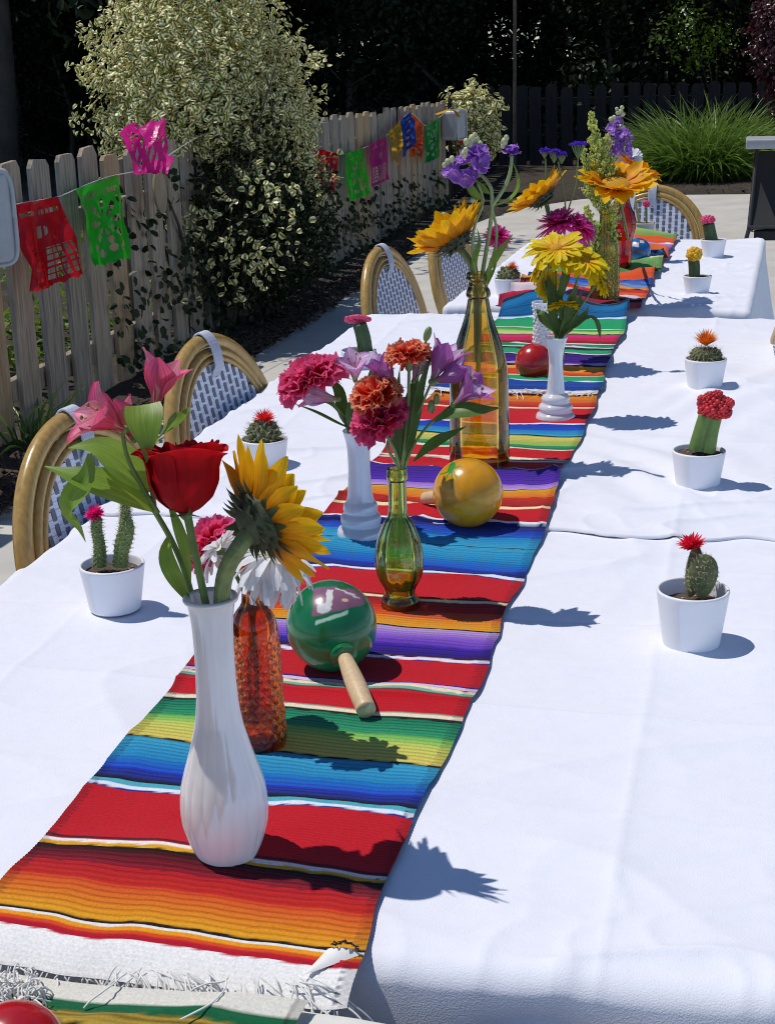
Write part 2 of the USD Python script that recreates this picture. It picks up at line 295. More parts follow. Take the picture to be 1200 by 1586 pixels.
# ================================================================ tables and their cloths
def table(x0, x1, y0, y1, label, rot=0):
    c = np.array([(x0 + x1) / 2, (y0 + y1) / 2, 0]); t = Thing('folding_table', label, 'table', c)
    m = MB().add(*rbox((x0 + .012, y0 + .012, TZ - .05), (x1 - .012, y1 - .012, TZ - .012), .01)); t.part('tabletop', m, 'table_plastic', smooth=30)
    for sx in (x0 + .12, x1 - .12):
        for sy in (y0 + .15, y1 - .15):
            t.part('leg', MB().add(*tube([(sx, sy, 0), (sx, sy, TZ - .05)], .014, 10)), 'steel_leg', smooth=40)
    return t
def wrinkle(x, y, k=1.0, seed=0):
    p = np.stack([x, y, x * 0], -1)
    w = 0.0026 * (meshkit.fbm(p * [5, 7, 1], 4, seed) - .5) * 2
    r = 1 - np.abs(2 * meshkit.noise(np.stack([x * 2.2 + y * 1.4, y * 5.2 - x * 2.0, x * 0], -1), seed + 7) - 1)        # soft ridged creases
    w = w + 0.0048 * r ** 4
    r2 = 1 - np.abs(2 * meshkit.noise(np.stack([x * 6.0 - y * 3, y * 9.0 + x * 4, x * 0], -1), seed + 17) - 1)
    r3 = 1 - np.abs(2 * meshkit.noise(np.stack([x * 3.2 + 2.2 * y + .4 * np.sin(y * 9), y * 12.0 - x * 4.2, x * 0], -1), seed + 27) - 1); msk = np.clip(meshkit.noise(p * [1.6, 2.2, 1], seed + 40) * 2.2 - .6, 0, 1)
    r4 = 1 - np.abs(2 * meshkit.noise(np.stack([x * 15 + y * 5, y * 11 - x * 6, x * 0], -1), seed + 37) - 1)
    return k * (w + 0.0016 * r2 ** 3 + msk * (.0070 * r3 ** 7 + .0026 * r4 ** 5))
def fold_lines(x, y):
    """pressed creases from the cloth having lain folded"""
    h = 0
    for (a, b, c, s) in ((0.02, 1.0, 1.485, .0032), (-.05, 1.0, 1.78, -.0026), (0.03, 1.0, 1.265, .0014), (1.0, .02, -0.80, .0018), (1.0, -.01, -0.10, .0020), (0.01, 1.0, 3.15, .0018), (0.0, 1.0, 2.66, .0026), (.06, 1.0, 1.98, .0020)):
        d = a * x + b * y - c + .012 * (meshkit.noise(np.stack([x * 4 + c * 9, y * 4, x * 0], -1), 2) - .5); h = h + s * np.exp(-np.abs(d) / .005) + s * .6 * np.exp(-(d / .03) ** 2)
    return h
def near_fold(x, y):
    """bunched folds beside the runner on the second cloth"""
    d = np.exp(-((x + .13) / .13) ** 2 - ((y - 2.45) / .26) ** 2)
    u = (x + .2) * 0.75 + (y - 2.45) * 0.65; h = .010 * d * (0.5 + 0.5 * np.sin(u * 62 + 5 * meshkit.noise(np.stack([x * 5, y * 5, x * 0], -1), 4)))
    d2 = np.exp(-((x + .02) / .14) ** 2 - ((y - 3.0) / .35) ** 2); return h + .006 * d2 * (0.5 + 0.5 * np.sin(((x * .9 - y * .35)) * 70 + 6 * meshkit.noise(np.stack([x * 4, y * 4, x * 0], -1), 9)))
def topz(x, y):
    """height of the cloth on the tables"""
    x, y = np.asarray(x, float), np.asarray(y, float)
    z = TZ + wrinkle(x, y) + fold_lines(x, y)
    return z + np.where(y > 2.115, .005 + near_fold(x, y), 0)
def drape(x0, x1, y0, y1, zf, drops, nx=160, ny=160, R=0.014, seed=1, edge_y0=None):
    """a cloth over the rectangle with drops (left, right, front, back) in metres, 0 = stops flat at that side"""
    def axis(a, b, da, db, n):
        s = np.linspace(a, b, n)
        lo = -np.r_[np.linspace(da, .035, 14), np.linspace(.03, .004, 7)] + a if da else np.zeros(0)
        hi = b + np.r_[np.linspace(.004, .03, 7), np.linspace(.035, db, 14)] if db else np.zeros(0)
        return np.r_[lo, s, hi]
    U, V = axis(x0, x1, drops[0], drops[1], nx), axis(y0, y1, drops[2], drops[3], ny)
    X, Y = np.meshgrid(U, V, indexing='ij')
    cxp, cyp = np.clip(X, x0, x1), np.clip(Y, y0, y1); ox, oy = X - cxp, Y - cyp; o = np.hypot(ox, oy) + 1e-12
    L = R * PI / 2; a = np.clip(o, 0, L) / R
    out = R * np.sin(a) + np.where(o > L, 0.0, 0); down = R * (1 - np.cos(a)) + np.clip(o - L, 0, None)
    s = np.where(np.abs(ox) > 0, Y, X); fl = np.clip((o - L) / .3, 0, 1)
    out = out + fl * (.022 + .02 * np.sin(s * 17 + seed) + .012 * np.sin(s * 31 + 2 * seed)) + fl * .02 * (meshkit.noise(np.stack([X * 4, Y * 4, down * 3], -1), seed) - .5)
    Z = zf(cxp, cyp) - down
    return np.stack([cxp + ox / o * out, cyp + oy / o * out, Z], -1)
# near cloth: table edge at y = 1.0, its far end lies under the second cloth
XL, XR = -0.985, 0.125
def z_first(x, y): return TZ + wrinkle(x, y) + fold_lines(x, y)
def z_second(x, y): return TZ + .005 + wrinkle(x, y) + fold_lines(x, y) + near_fold(x, y) - .003 * np.clip((2.13 - y) / .02, 0, 1) * 0
P = drape(XL + .004, XR, 1.022, 2.165, z_first, (.34, .34, .34, 0), 260, 300, R=.026, seed=1)
table(-.995, .135, 1.0, 2.48, 'nearest long folding table under the first white cloth')
single('tablecloth', MB().add(*grid(P)), 'cloth', 'white cotton cloth over the nearest table, under the fluted vase', 'tablecloth')
# second cloth: hem line wavers a little
X0 = drape(XL - .003, XR + .003, 2.118, 3.965, z_second, (.34, .34, 0, .34), 260, 380, seed=3)
hem = .013 * np.sin(X0[..., 0] * 9) + .009 * np.sin(X0[..., 0] * 21 + 1) + .005 * np.sin(X0[..., 0] * 47) + .05 * (X0[..., 0] + .1) * 0 - .030 * np.clip(X0[..., 0], 0, 1)
X0[..., 1] += np.where(X0[..., 1] < 2.3, hem * np.clip((2.3 - X0[..., 1]) / .17, 0, 1), 0)
_k = np.arange(3)
low = X0[:, :1].copy(); low[..., 2] -= .0045; X0 = np.concatenate([low, X0], 1)          # the turned hem has thickness
table(-.995, .135, 2.50, 3.98, 'second long folding table, behind the first one')
single('tablecloth', MB().add(*grid(X0)), 'cloth', 'white cotton cloth with wavy hem over the second table, under the amber bottle', 'tablecloth')
# far table, turned a little
FA = math.radians(-1.9); FC = np.array([-.365, 4.95])
def far_xy(u, v):
    c, s = math.cos(FA), math.sin(FA); return FC[0] + c * u - s * v, FC[1] + s * u + c * v
def zfar0(u, v): return TZ + .9 * wrinkle(u * 1.1, v * 1.4, 1.3, 21) + .004 * np.exp(-((u - .30) / .12) ** 2) * (.5 + .5 * np.sin(v * 40 + 9 * meshkit.noise(np.stack([u * 4, v * 3, u * 0], -1), 6)))
P = drape(-.418, .405, -.80, .735, zfar0, (.42, .42, .35, .35), 150, 200, R=.02, seed=5)
x, y = far_xy(P[..., 0], P[..., 1]); P = np.stack([x, y, P[..., 2]], -1)
single('tablecloth', MB().add(*grid(P)), 'cloth', 'white cotton cloth over the farthest table, before the rattan chair at its head', 'tablecloth')
ft = Thing('folding_table', 'farthest folding table, narrower than the others', 'table', (FC[0], FC[1], 0), rotz=0)
ft.part('tabletop', MB().add(*[(lambda a: np.c_[np.stack(far_xy(a[:, 0] , a[:, 1]), -1), a[:, 2]])(rbox((-.40, -.78, TZ - .05), (.39, .72, TZ - .008), .01)[0])][0:1], rbox((-.40, -.78, TZ - .05), (.39, .72, TZ - .008), .01)[1]), 'table_plastic', smooth=30)
for u in (-.33, .32):
    for w in (-.66, .6):
        x, y = far_xy(u, w); ft.part('leg', MB().add(*tube([(x, y, 0), (x, y, TZ - .05)], .014, 10)), 'steel_leg', smooth=40)
def zfar(x, y):
    dx, dy = x - FC[0], y - FC[1]; c, s = math.cos(-FA), math.sin(-FA); return zfar0(c * dx - s * dy, s * dx + c * dy)
# the cloth on the table in front of the photographer, just below the frame
def z_fr(x, y): return TZ - .012 + wrinkle(x, y, 1.5, 31)
P = drape(-1.0, .14, .30, .930, z_fr, (.3, .3, .3, .3), 140, 110, seed=8)
cx0, cy0 = -.45, .905; a0 = math.radians(-0.8)
P = np.stack([cx0 + math.cos(a0) * (P[..., 0] - cx0) - math.sin(a0) * (P[..., 1] - cy0), cy0 + math.sin(a0) * (P[..., 0] - cx0) + math.cos(a0) * (P[..., 1] - cy0), P[..., 2]], -1)
single('tablecloth', MB().add(*grid(P)), 'cloth_underside', 'cream cloth at the bottom edge, on the table before the gap', 'tablecloth')

# ================================================================ serape runners
H = lambda *a: [lin(x) for x in a]
RED, CREAM, WHT, BLK = lin('#bd1522'), lin('#e8d9b4'), lin('#e6e2e6'), lin('#1b1512')
# (far end of the stripe in metres from the camera along the table, colours from near to far, fine dark threads?)
S1 = [(.984, ['#f2efec'], 0), (.991, ['#b3122a'], 0), (.996, ['#d8481a'], 0), (1.002, ['#e89a18'], 0), (1.0055, ['#e8e4e0'], 0), (1.0095, ['#241714'], 0),
      (1.060, ['#e6a41c', '#e07a1a', '#d84a1e'], 2), (1.085, ['#c8281c', '#b81820'], 2), (1.108, ['#94142a', '#3e1016'], 1), (1.112, ['#1c0d0c'], 0), (1.117, ['#dca01e'], 0), (1.122, ['#ece4e0'], 0), (1.126, ['#8c1830'], 0), (1.129, ['#3c0c14'], 0),
      (1.220, ['#bd1522'], 0), (1.2225, ['#3b2c86'], 0), (1.230, ['#dfe6f0'], 0), (1.237, ['#4fa6b8'], 0), (1.242, ['#14171f'], 0), (1.262, ['#232a72', '#1b38b0'], 1), (1.285, ['#1c4fc4', '#1878bc'], 2), (1.332, ['#1c86bd', '#38a2c8'], 2), (1.336, ['#141618'], 0),
      (1.382, ['#dcc860', '#c8d060'], 2), (1.402, ['#a8cc60', '#62b458'], 2), (1.440, ['#2f9a6a', '#127a5a'], 1), (1.4455, ['#14231c'], 0), (1.454, ['#ecdcbc'], 0), (1.457, ['#7c9a90'], 0),
      (1.500, ['#bd1522'], 0), (1.503, ['#1d4034'], 0), (1.509, ['#7fae98'], 0), (1.517, ['#ecdcbc'], 0), (1.519, ['#4c1420'], 0), (1.527, ['#dcc0dc'], 0), (1.532, ['#43187c'], 0),
      (1.598, ['#bd1522'], 0), (1.600, ['#43187c'], 0), (1.608, ['#e6dce8'], 0), (1.613, ['#3c1a3c'], 0), (1.640, ['#2c1478', '#3c1ea0'], 1), (1.702, ['#5a30b4', '#8c5cc8', '#c0a0d8'], 2), (1.706, ['#181010'], 0),
      (1.742, ['#e0a01c', '#e07c1c'], 2), (1.772, ['#d85820', '#c02c1c'], 2), (1.797, ['#b81c20', '#8c1420'], 1), (1.806, ['#ecd8a8'], 0), (1.810, ['#4c1014'], 0),
      (1.893, ['#bd1522'], 0), (1.896, ['#3b2c86'], 0), (1.905, ['#dfe6f0'], 0), (1.930, ['#232a72', '#1b38b0'], 1), (1.965, ['#1c4fc4', '#1878bc'], 2), (2.021, ['#1c86bd', '#38a2c8'], 2), (2.025, ['#141618'], 0), (2.068, ['#38a2c8', '#1c86bd'], 2), (2.104, ['#1c60c4', '#1b38b0'], 1), (2.120, ['#232a72'], 0), (2.127, ['#dfe6f0'], 0),
      (2.188, ['#bd1522'], 0), (2.199, ['#ecd8a8'], 0), (2.245, ['#a01820', '#c8381c'], 2), (2.295, ['#e06c1c', '#e6a41c'], 2), (2.300, ['#181010'], 0), (2.325, ['#c0a0d8', '#9c6ccc'], 2), (2.396, ['#5a30b4', '#2c1478'], 1), (2.404, ['#e6dce8'], 0),
      (2.462, ['#bd1522'], 0), (2.472, ['#e0d2d8'], 0), (2.478, ['#26361e'], 0), (2.490, ['#ecdcbc'], 0), (2.555, ['#bd1522'], 0), (2.563, ['#ecdcbc'], 0), (2.590, ['#127a5a', '#3a9c60'], 1), (2.650, ['#84b858', '#dcc860'], 2), (2.655, ['#141618'], 0), (2.70, ['#38a2c8', '#1878bc'], 2), (2.747, ['#1c4fc4', '#1b38b0'], 1), (2.756, ['#dfe6f0'], 0),
      (2.876, ['#bd1522'], 0), (2.886, ['#ecd8a8'], 0), (2.93, ['#b81c20', '#d04c1c'], 2), (3.06, ['#dc6c1c', '#e6a01c'], 2)]
S2 = [(3.00, ['#dcd8d4'], 0), (3.012, ['#dcd8d4'], 0), (3.050, ['#173a8c', '#1c4aa4'], 1), (3.094, ['#1c4aa4'], 1), (3.103, ['#dfe6f0'], 0), (3.160, ['#1f9a62'], 0), (3.170, ['#ecdcbc'], 0), (3.215, ['#b8201c', '#d8521c'], 0), (3.262, ['#e07c1c', '#e6a41c'], 0), (3.274, ['#1c1014'], 0), (3.290, ['#b090c8'], 0), (3.370, ['#4a1e90', '#2c1064'], 1), (3.378, ['#dcd0dc'], 0), (3.44, ['#1f9a62'], 0), (3.456, ['#143424'], 0), (3.478, ['#221024'], 0), (3.487, ['#dcd0dc'], 0), (3.520, ['#1f9a62', '#176c46'], 0), (3.530, ['#e0dcd4'], 0), (3.560, ['#8c1830'], 0),
      (3.600, ['#c01c3c'], 0), (3.632, ['#cc2470'], 0), (3.642, ['#1c4a2c'], 0), (3.69, ['#c8d07c', '#98c068'], 0), (3.728, ['#58a84c', '#3a8c40'], 0), (3.738, ['#e0e0cc'], 0), (3.855, ['#1f9a62'], 0), (3.866, ['#c4dcec'], 0), (3.93, ['#145c94', '#1878b4'], 1), (3.955, ['#0e2430'], 0), (4.02, ['#1878b4', '#38a2c8'], 1)]
S3 = [(4.10, ['#7c1c30', '#b01c40'], 0), (4.15, ['#c02048'], 0), (4.215, ['#180c20', '#2c1448'], 0), (4.275, ['#c8a8b8', '#dcd0d4'], 0), (4.315, ['#dc5c2c'], 0), (4.40, ['#c0281c', '#d0401c'], 1), (4.412, ['#301014'], 0), (4.44, ['#e08c2c'], 0), (4.58, ['#7ca0d0', '#1c58c0', '#183c9c'], 1), (4.72, ['#d84c20', '#dc5c2c'], 0), (4.745, ['#182c18'], 0), (4.86, ['#3c8040', '#78a860'], 0), (4.885, ['#ccd8a8'], 0), (4.96, ['#d84c20'], 0), (5.01, ['#14243c', '#1c3c6c'], 0), (5.065, ['#3c8cac'], 0), (5.13, ['#a01c20', '#c02c1c'], 0), (5.20, ['#dc5c2c', '#e0783c'], 0), (5.23, ['#301020'], 0), (5.275, ['#4c1c70'], 0), (5.35, ['#9c60bc', '#c098d0'], 0), (5.42, ['#c0307c', '#c82868'], 0), (5.44, ['#e4dcd8'], 0), (5.58, ['#d84c20', '#dc5c24'], 0), (5.66, ['#6c9848', '#b8c878'], 0), (5.75, ['#1c6c3c', '#489850'], 0)]
def stripe_colours(S, start):
    b = [start] + [x[0] for x in S]
    def f(s):
        s = np.asarray(s, float); i = np.clip(np.searchsorted(b, s, 'right') - 1, 0, len(S) - 1); out = np.zeros(s.shape + (3,))
        for k, (e, cs, th) in enumerate(S):
            m = i == k
            if not m.any(): continue
            t = (s[m] - b[k]) / (e - b[k]); c = np.array([lin(x) for x in cs]) * .92
            if len(c) == 1: o = np.repeat(c, m.sum(), 0)
            else: o = np.stack([np.interp(t, np.linspace(0, 1, len(c)), c[:, j]) for j in range(3)], -1)
            if th:
                per = .0078 if th == 2 else .0066
                ln = np.exp(-(((s[m] / per) % 1 - .5) / .17) ** 2); o = o * (1 - (.62 if th == 1 else .42) * ln)[:, None]
            out[m] = o
        return out
    return f
def runner(name, label, S, start, end, xc, half, zf, step, wob, hump, seed, skew=0.0, rot=None, lift=.004):
    cf = stripe_colours(S, start); s = np.arange(start, end, step)
    tt = np.array([-1, -.965, -.945, -.935, -.925, -.91] + list(np.linspace(-.87, .87, 36)) + [.91, .925, .935, .945, .965, 1])
    Sg, T = np.meshgrid(s, tt, indexing='ij')
    n = lambda a, b, k: meshkit.noise(np.stack([T * a + 31, Sg * b, T * 0 + seed], -1), seed + k) - .5
    dy = wob * (2 * n(2.6, 5, 1) + .8 * n(7, 14, 2)) + skew * T
    X = xc + half * T + .0035 * np.sign(T) * np.abs(T) ** 8 * (2 * n(.1, 9, 3)) * 2 + .004 * n(.5, 30, 5) * np.abs(T) ** 6
    Y = Sg + dy
    Z = lift + hump(X, Sg, T) + wob * .35 * (n(3, 26, 4) + .5) + .0005 * np.sin(Sg * 2 * PI / .0042) + .002 * np.abs(T) ** 10 * (n(.1, 30, 6) + .5)
    C = cf(Sg + .0005 * (meshkit.noise(np.stack([T * 30, Sg * 40, T * 0], -1), 3) - .5) * 2)
    st = (np.abs(T) > .93) & (np.abs(T) < .95); zig = (np.sin(Sg * 2 * PI / .006) > -.4)
    stm = .62 * meshkit.noise(np.stack([T * 9, Sg * 60, T * 0], -1), seed + 8) * np.exp(-((Sg - .9) / 1.6) ** 2) + .12
    C = np.where((st & zig)[..., None], C * (1 - stm[..., None]) + stm[..., None] * np.array(lin('#191a24')), C)
    C = np.where((np.abs(T) > .95)[..., None], C * .72, C)
    if rot is not None: X, Y = rot(X, Y)
    Z = Z + zf(X, Y)
    v, q = grid(np.stack([X, Y, Z], -1))
    lo = np.stack([X, Y, Z - .0022], -1)
    b = MB().add(v, q, c=C.reshape(-1, 3))
    t = Thing(name, label, 'table runner', (xc, (start + end) / 2, TZ))
    t.part('woven_cloth', b, 'serape', smooth=True, col=True)
    return t, (X, Y, Z, tt, s)
def hump1(X, s, T):
    z = .004 * (.5 + .5 * np.sin(s * 11 + 2 * T)) * (.3 + .7 * np.clip(T, 0, 1)) * np.clip((s - 1.6) / .4, 0, 1)
    z = z + .012 * np.exp(-((s - 2.37) / .035) ** 2) * (T > -2) + .012 * np.exp(-((s - 2.98) / .05) ** 2) * 0
    z = z + .006 * np.exp(-((s - 1.50 - .02 * T) / .02) ** 2) * np.exp(-((T - .55) / .3) ** 2) + .007 * np.exp(-((s - 1.12) / .03) ** 2) * np.exp(-((T + .2) / .4) ** 2)
    # the near end falls over the table edge
    return z - 9.0 * np.clip(.997 - s, 0, 1) ** 2
r1, g1 = runner('serape_runner', 'long striped serape runner, mostly red bands, white fringed near end', S1, .952, 3.05, -.446, .172, topz, .0016, .0042, hump1, 2, skew=-.006, lift=.0035)
def hump2(X, s, T):
    e = np.clip((s - 3.86) / .12, 0, 1)
    fold = .055 * np.sin(np.clip((s - 3.86) / .16, 0, 1) * PI) * (.62 + .38 * np.cos(T * 3.4 + 1.1)) + .012 * e
    return .0055 + fold + .003 * np.sin(s * 23) * (.5 + .5 * T)
r2, g2 = runner('serape_runner', 'shorter serape runner with green and purple bands, end bunched up at the second table edge', S2, 2.985, 4.015, -.452, .173, lambda x, y: np.where(y < 3.96, topz(x, np.minimum(y, 3.96)), topz(x, np.full_like(y, 3.96)) - np.clip(y - 3.97, 0, 1) * .3), .0030, .006, hump2, 5, lift=.0045)
def hump3(X, s, T):
    w = .5 + .5 * np.sin(s * 2 * PI / .155 + 1.6 * np.sin(T * 2.2 + s * 3) + .5 * T)
    return .036 * w ** 1.4 * (.55 + .45 * np.sin(s * 5.1 + T * 1.7)) + .035 * np.exp(-((s - 5.62) / .06) ** 2) * (1 - .5 * (T + .2) ** 2)
r3, g3 = runner('serape_runner', 'rumpled serape runner with orange and blue bands on the farthest table', S3, 4.02, 5.71, -.46, .19, zfar, .005, .019, hump3, 9, skew=.0, rot=lambda x, y: (x + (y - 4.0) * .022 + .0, y), lift=.006)

# fringe threads and the turned-up corner of the first runner
rng = np.random.default_rng(11)
def thread_at(p, d, L, droop, rng, r=.0009, n=9):
    s = np.linspace(0, 1, n)[:, None]; w = rng.normal(0, .18, 3) * [1, .6, .3]
    pts = np.asarray(p) + np.asarray(d) * L * s + np.array([0, 0, -1]) * droop * s ** 2 + w * L * np.sin(s * PI * rng.uniform(.8, 1.8)) * .5
    return pts
def curl(p, d, L, rng, n=14):
    d = nrm(np.asarray(d, float)); q = [np.asarray(p, float)]; w = rng.normal(0, .32, 3); st = L / n
    for k in range(n):
        w = .8 * w + rng.normal(0, .16, 3); d = nrm(d + w * .55 + np.array([0, 0, -.26])); q.append(q[-1] + d * st)
    return spline(np.array(q), 18)
X, Y, Z, tt, ss = g1
b = MB()
for k in range(110):
    j = int(rng.integers(1, len(tt) - 3)); p = np.array([X[0, j] + rng.normal(0, .003), Y[0, j], Z[0, j] - .001])
    L = rng.uniform(.008, .034); pts = curl(p, (rng.normal(.1, .5), -.5, -.4), L, rng)
    b.add(*tube(pts, .00065, 5))
r1.part('fringe', b, 'thread', kind='stuff')
# gathered, longer threads hanging in three bundles
b = MB()
for (px, py, n_, L0) in ((235, 1508, 16, .075), (468, 1520, 12, .085), (300, 1508, 16, .10), (200, 1506, 9, .06), (20, 1512, 14, .05), (380, 1518, 9, .07)):
    p0 = onz(px, py, TZ + .002)
    dx0 = rng.uniform(-.5, .9)
    for k in range(n_):
        q = curl(p0 + rng.normal(0, .006, 3) * [1.6, .7, .2], (dx0 + rng.normal(0, .22), -.5, .1), L0 * rng.uniform(.6, 1.1), rng); b.add(*tube(q, .0008, 5))
r1.part('fringe', b, 'thread', kind='stuff', label='long loose white threads in tangled bundles')
X, Y, Z, tt, ss = g2
b = MB()
for k in range(60):
    j = int(rng.integers(1, len(tt) - 2)); p = np.array([X[0, j], Y[0, j] + .008, Z[0, j] + .002])
    b.add(*tube(thread_at(p, (rng.normal(.1, .7), -.35 + rng.normal(0, .5), .25), rng.uniform(.02, .05), rng.uniform(.004, .02), rng), .0010, 5))
r2.part('fringe', b, 'thread', kind='stuff')
# corner flap turned over
c0, c1, c2 = onz(560, 1479, TZ + .0075), onz(508, 1470, TZ + .009), onz(468, 1512, TZ + .004)
u = np.linspace(0, 1, 12)[:, None, None]; w = np.linspace(0, 1, 12)[None, :, None]
Pf = (c0 * (1 - u) + c1 * u) * (1 - w) + c2 * w; Pf = Pf + np.array([0, 0, 1]) * (.004 * np.sin(u * PI) * (1 - w))
r1.part('folded_corner', MB().add(*grid(Pf)), 'thread')
b = MB()
for k in range(13):
    t = .1 + .8 * k / 12; p = c0 * (1 - t) + c1 * t + [0, 0, .003 + .006 * math.sin(t * PI)]; b.add(*tube([p + [0, .0, .0], p + rng.normal(0, .0012, 3) + [.001, -.002, .001], p + rng.normal(0, .001, 3) + [.003, .001, -.001]], .0007, 5))
mat('black_thread', (0.02, 0.02, 0.025), 0.8)
r1.part('edge_stitching', b, 'black_thread', kind='stuff')
# serape on the front table, only its end is in view
S4 = [(.820, ['#b03020', '#d08020'], 1), (.84, ['#38241c'], 0), (.862, ['#c89c40'], 0), (.876, ['#241c18'], 0), (.894, ['#b89a3c', '#a88c34'], 1), (.907, ['#12603a'], 0), (.95, ['#e0dcd0', '#d8d4c8'], 0)]
r4, g4 = runner('serape_runner', 'cream serape end with green and mustard stripes at the bottom edge of the picture', S4, .60, .930, -.47, .175, lambda x, y: z_fr(x, y) , .003, .004, lambda X, s, T: .003 + 0 * s, 14, skew=.004, lift=.006)
b = MB()
for k in range(120):
    p = onz(rng.uniform(-25, 60), rng.uniform(1520, 1556), TZ + .010); b.add(*tube(curl(p, (rng.normal(.3, .6), rng.normal(0, .5), .6), rng.uniform(.012, .03), rng), .0007, 5))
r4.part('fringe', b, 'thread', kind='stuff')

# ================================================================ rattan chairs
mat('fence_wood_dark', (0.034, 0.030, 0.026), 0.85, 0.4, 1.0, bump=0.6, bscale=2.0, stretch=(70, 70, 5), color2=(0.014, 0.013, 0.012), spec=0.2, bdist=0.004)  # same fence wood with the deep shade at the back put into its colour
mat('rattan', (0.52, 0.32, 0.085), 0.28, 0.28, 1.0, color2=(0.34, 0.20, 0.055), stretch=(120, 120, 14), spec=0.5, coat=0.3, bump=.08, bscale=3.0)
mat('weave_white', (0.74, 0.75, 0.82), 0.5, 0.06, 90.0)
mat('weave_grey', (0.15, 0.155, 0.19), 0.5, 0.15, 90.0)
mat('strap_wrap', (0.50, 0.52, 0.60), 0.5, 0.1, 1.0, stretch=(3, 3, 260), bump=.4, bscale=1.0)
TILT = math.radians(13)
def back_pt(x, h, off=0.0):
    return np.array([x, -.175 - h * math.sin(TILT) - off * math.cos(TILT), .43 + h * math.cos(TILT) - off * math.sin(TILT)])
def hoop(d, r, low, n=70, off=0.0):
    a, b, hc = .218 - d, .242 - d, .218
    th = np.linspace(math.radians(-58), math.radians(238), n); P = [back_pt(a * math.cos(k) * (1 - .10 * max(-math.sin(k), 0)), hc + b * math.sin(k), off) for k in th]
    if low: P = [back_pt(.10 - d * .5, -.03, off)] + P[0:0] + P + [back_pt(-.10 + d * .5, -.03, off)]
    return tube(np.array(P), r, 12)
def make_chair(label, loc, rotz):
    t = Thing('rattan_chair', label, 'chair', (0, 0, 0), group='rattan bistro chairs round the tables')
    t.part('outer_hoop', MB().add(*hoop(0, .0158, False)), 'rattan'); t.part('middle_hoop', MB().add(*hoop(.025, .0090, False, off=-.008)), 'rattan'); t.part('inner_hoop', MB().add(*hoop(.040, .0062, False, off=-.010)), 'rattan')
    # woven panel: twill of flat strands over and under
    cw, ch = .0125, .0125; W, G = MB(), MB(); a, b, hc = .178, .202, .218
    ax = np.array([[1, 0, 0], back_pt(0, 1) - back_pt(0, 0), np.cross([1, 0, 0], back_pt(0, 1) - back_pt(0, 0))])
    for i in range(-14, 15):
        for j in range(-16, 17):
            x, h = i * cw, j * ch
            if (x / a) ** 2 + (h / b) ** 2 > .97: continue
            k = (i + 2 * j) % 4
            if k == 0: G.add(*obox(back_pt(x, hc + h, -.0108), ax, (cw * .40, ch * .80, .0022)))
            elif k == 1: W.add(*obox(back_pt(x + cw * .5, hc + h, -.0095), ax, (cw * 1.02, ch * .475, .0024)))
            elif k == 3: W.add(*obox(back_pt(x, hc + h, -.010), ax, (cw * .47, ch * .475, .0022)))
    m = trimesh.creation.cylinder(1, 1, sections=48); v = m.vertices; G.add(np.array([back_pt(x * a * 1.02, hc + y * b * 1.02, -.004 + z * .003) for x, y, z in v]), m.faces)
    t.part('woven_strands', W, 'weave_white', smooth=False, kind='stuff'); t.part('woven_ground', G, 'weave_grey', smooth=False, kind='stuff')
    # wrapped strap at the crown, round all three hoops
    b = MB()
    for k in np.linspace(-.014, .014, 7):
        ring = [];
        for q in np.linspace(0, 2 * PI, 25)[:-1]: ring.append(back_pt(k, .218 + .242 - .030 + .049 * math.cos(q), -.004 + .024 * math.sin(q) * (1 if math.cos(q) > -.6 else .7)))
        ring.append(ring[0]); b.add(*tube(np.array(ring), .0026, 6))
    t.part('strap', b, 'strap_wrap')
    v, f = lathe(np.array([(.001, .448), (.19, .452), (.205, .446), (.21, .435), (.205, .424), (.19, .42), (.001, .42)]), 48); v[:, 1] += .03; t.part('seat', MB().add(v, f), 'weave_white')
    for sx in (-1, 1):
        t.part('leg', MB().add(*tube([(sx * .17, .18, .425), (sx * .185, .205, .2), (sx * .19, .22, 0)], .014, 10)), 'rattan'); t.part('leg', MB().add(*tube([back_pt(sx * .135, .03), (sx * .165, -.19, .3), (sx * .175, -.24, 0)], .015, 10)), 'rattan')
    t.part('stretcher', MB().add(*lathe(np.array([(.165 + .010 * math.cos(k), .19 + .010 * math.sin(k)) for k in np.linspace(0, 2 * PI, 11)[:-1]]), 40, closed=True)), 'rattan')
    UsdGeom.XformCommonAPI(t.prim); ops = UsdGeom.Xformable(t.prim).GetOrderedXformOps(); ops[0].Set(Gf.Vec3d(*map(float, loc))); UsdGeom.Xformable(t.prim).AddRotateZOp().Set(float(rotz)); return t
TOPY = -.175 - .46 * math.sin(TILT)
def chair_at(px, py, rotz, label, first=[], z=.43 + .478 * math.cos(TILT)):
    p = onz(px, py, z); a = math.radians(rotz); off = np.array([-math.sin(a) * TOPY, math.cos(a) * TOPY]); loc = (p[0] - off[0], p[1] - off[1], 0)
    if not first: first.append(make_chair(label, loc, rotz))
    else: copy_of(first[0], loc, rotz, label)
chair_at(104, 633, -98, 'rattan chair nearest on the left, behind the long green flower leaves')
chair_at(312, 516, -99, 'rattan chair second along the left side, left of the pot with red brush bloom')
chair_at(588, 379, -98, 'rattan chair left of the far corner of the second table')
chair_at(684, 331, -97, 'rattan chair behind the golden sunflower of the amber bottle')
chair_at(1012, 284, 176, 'rattan chair at the head of the farthest table, facing the camera')
_p = onz(1232, 452, .9); chair_at(1236, 452, 92, 'rattan chair at the right edge of the picture, only a sliver showing')
_p = onz(-190, 800, .9); chair_at(-212, 760, -90, 'rattan chair at the left edge of the picture, only a sliver showing')

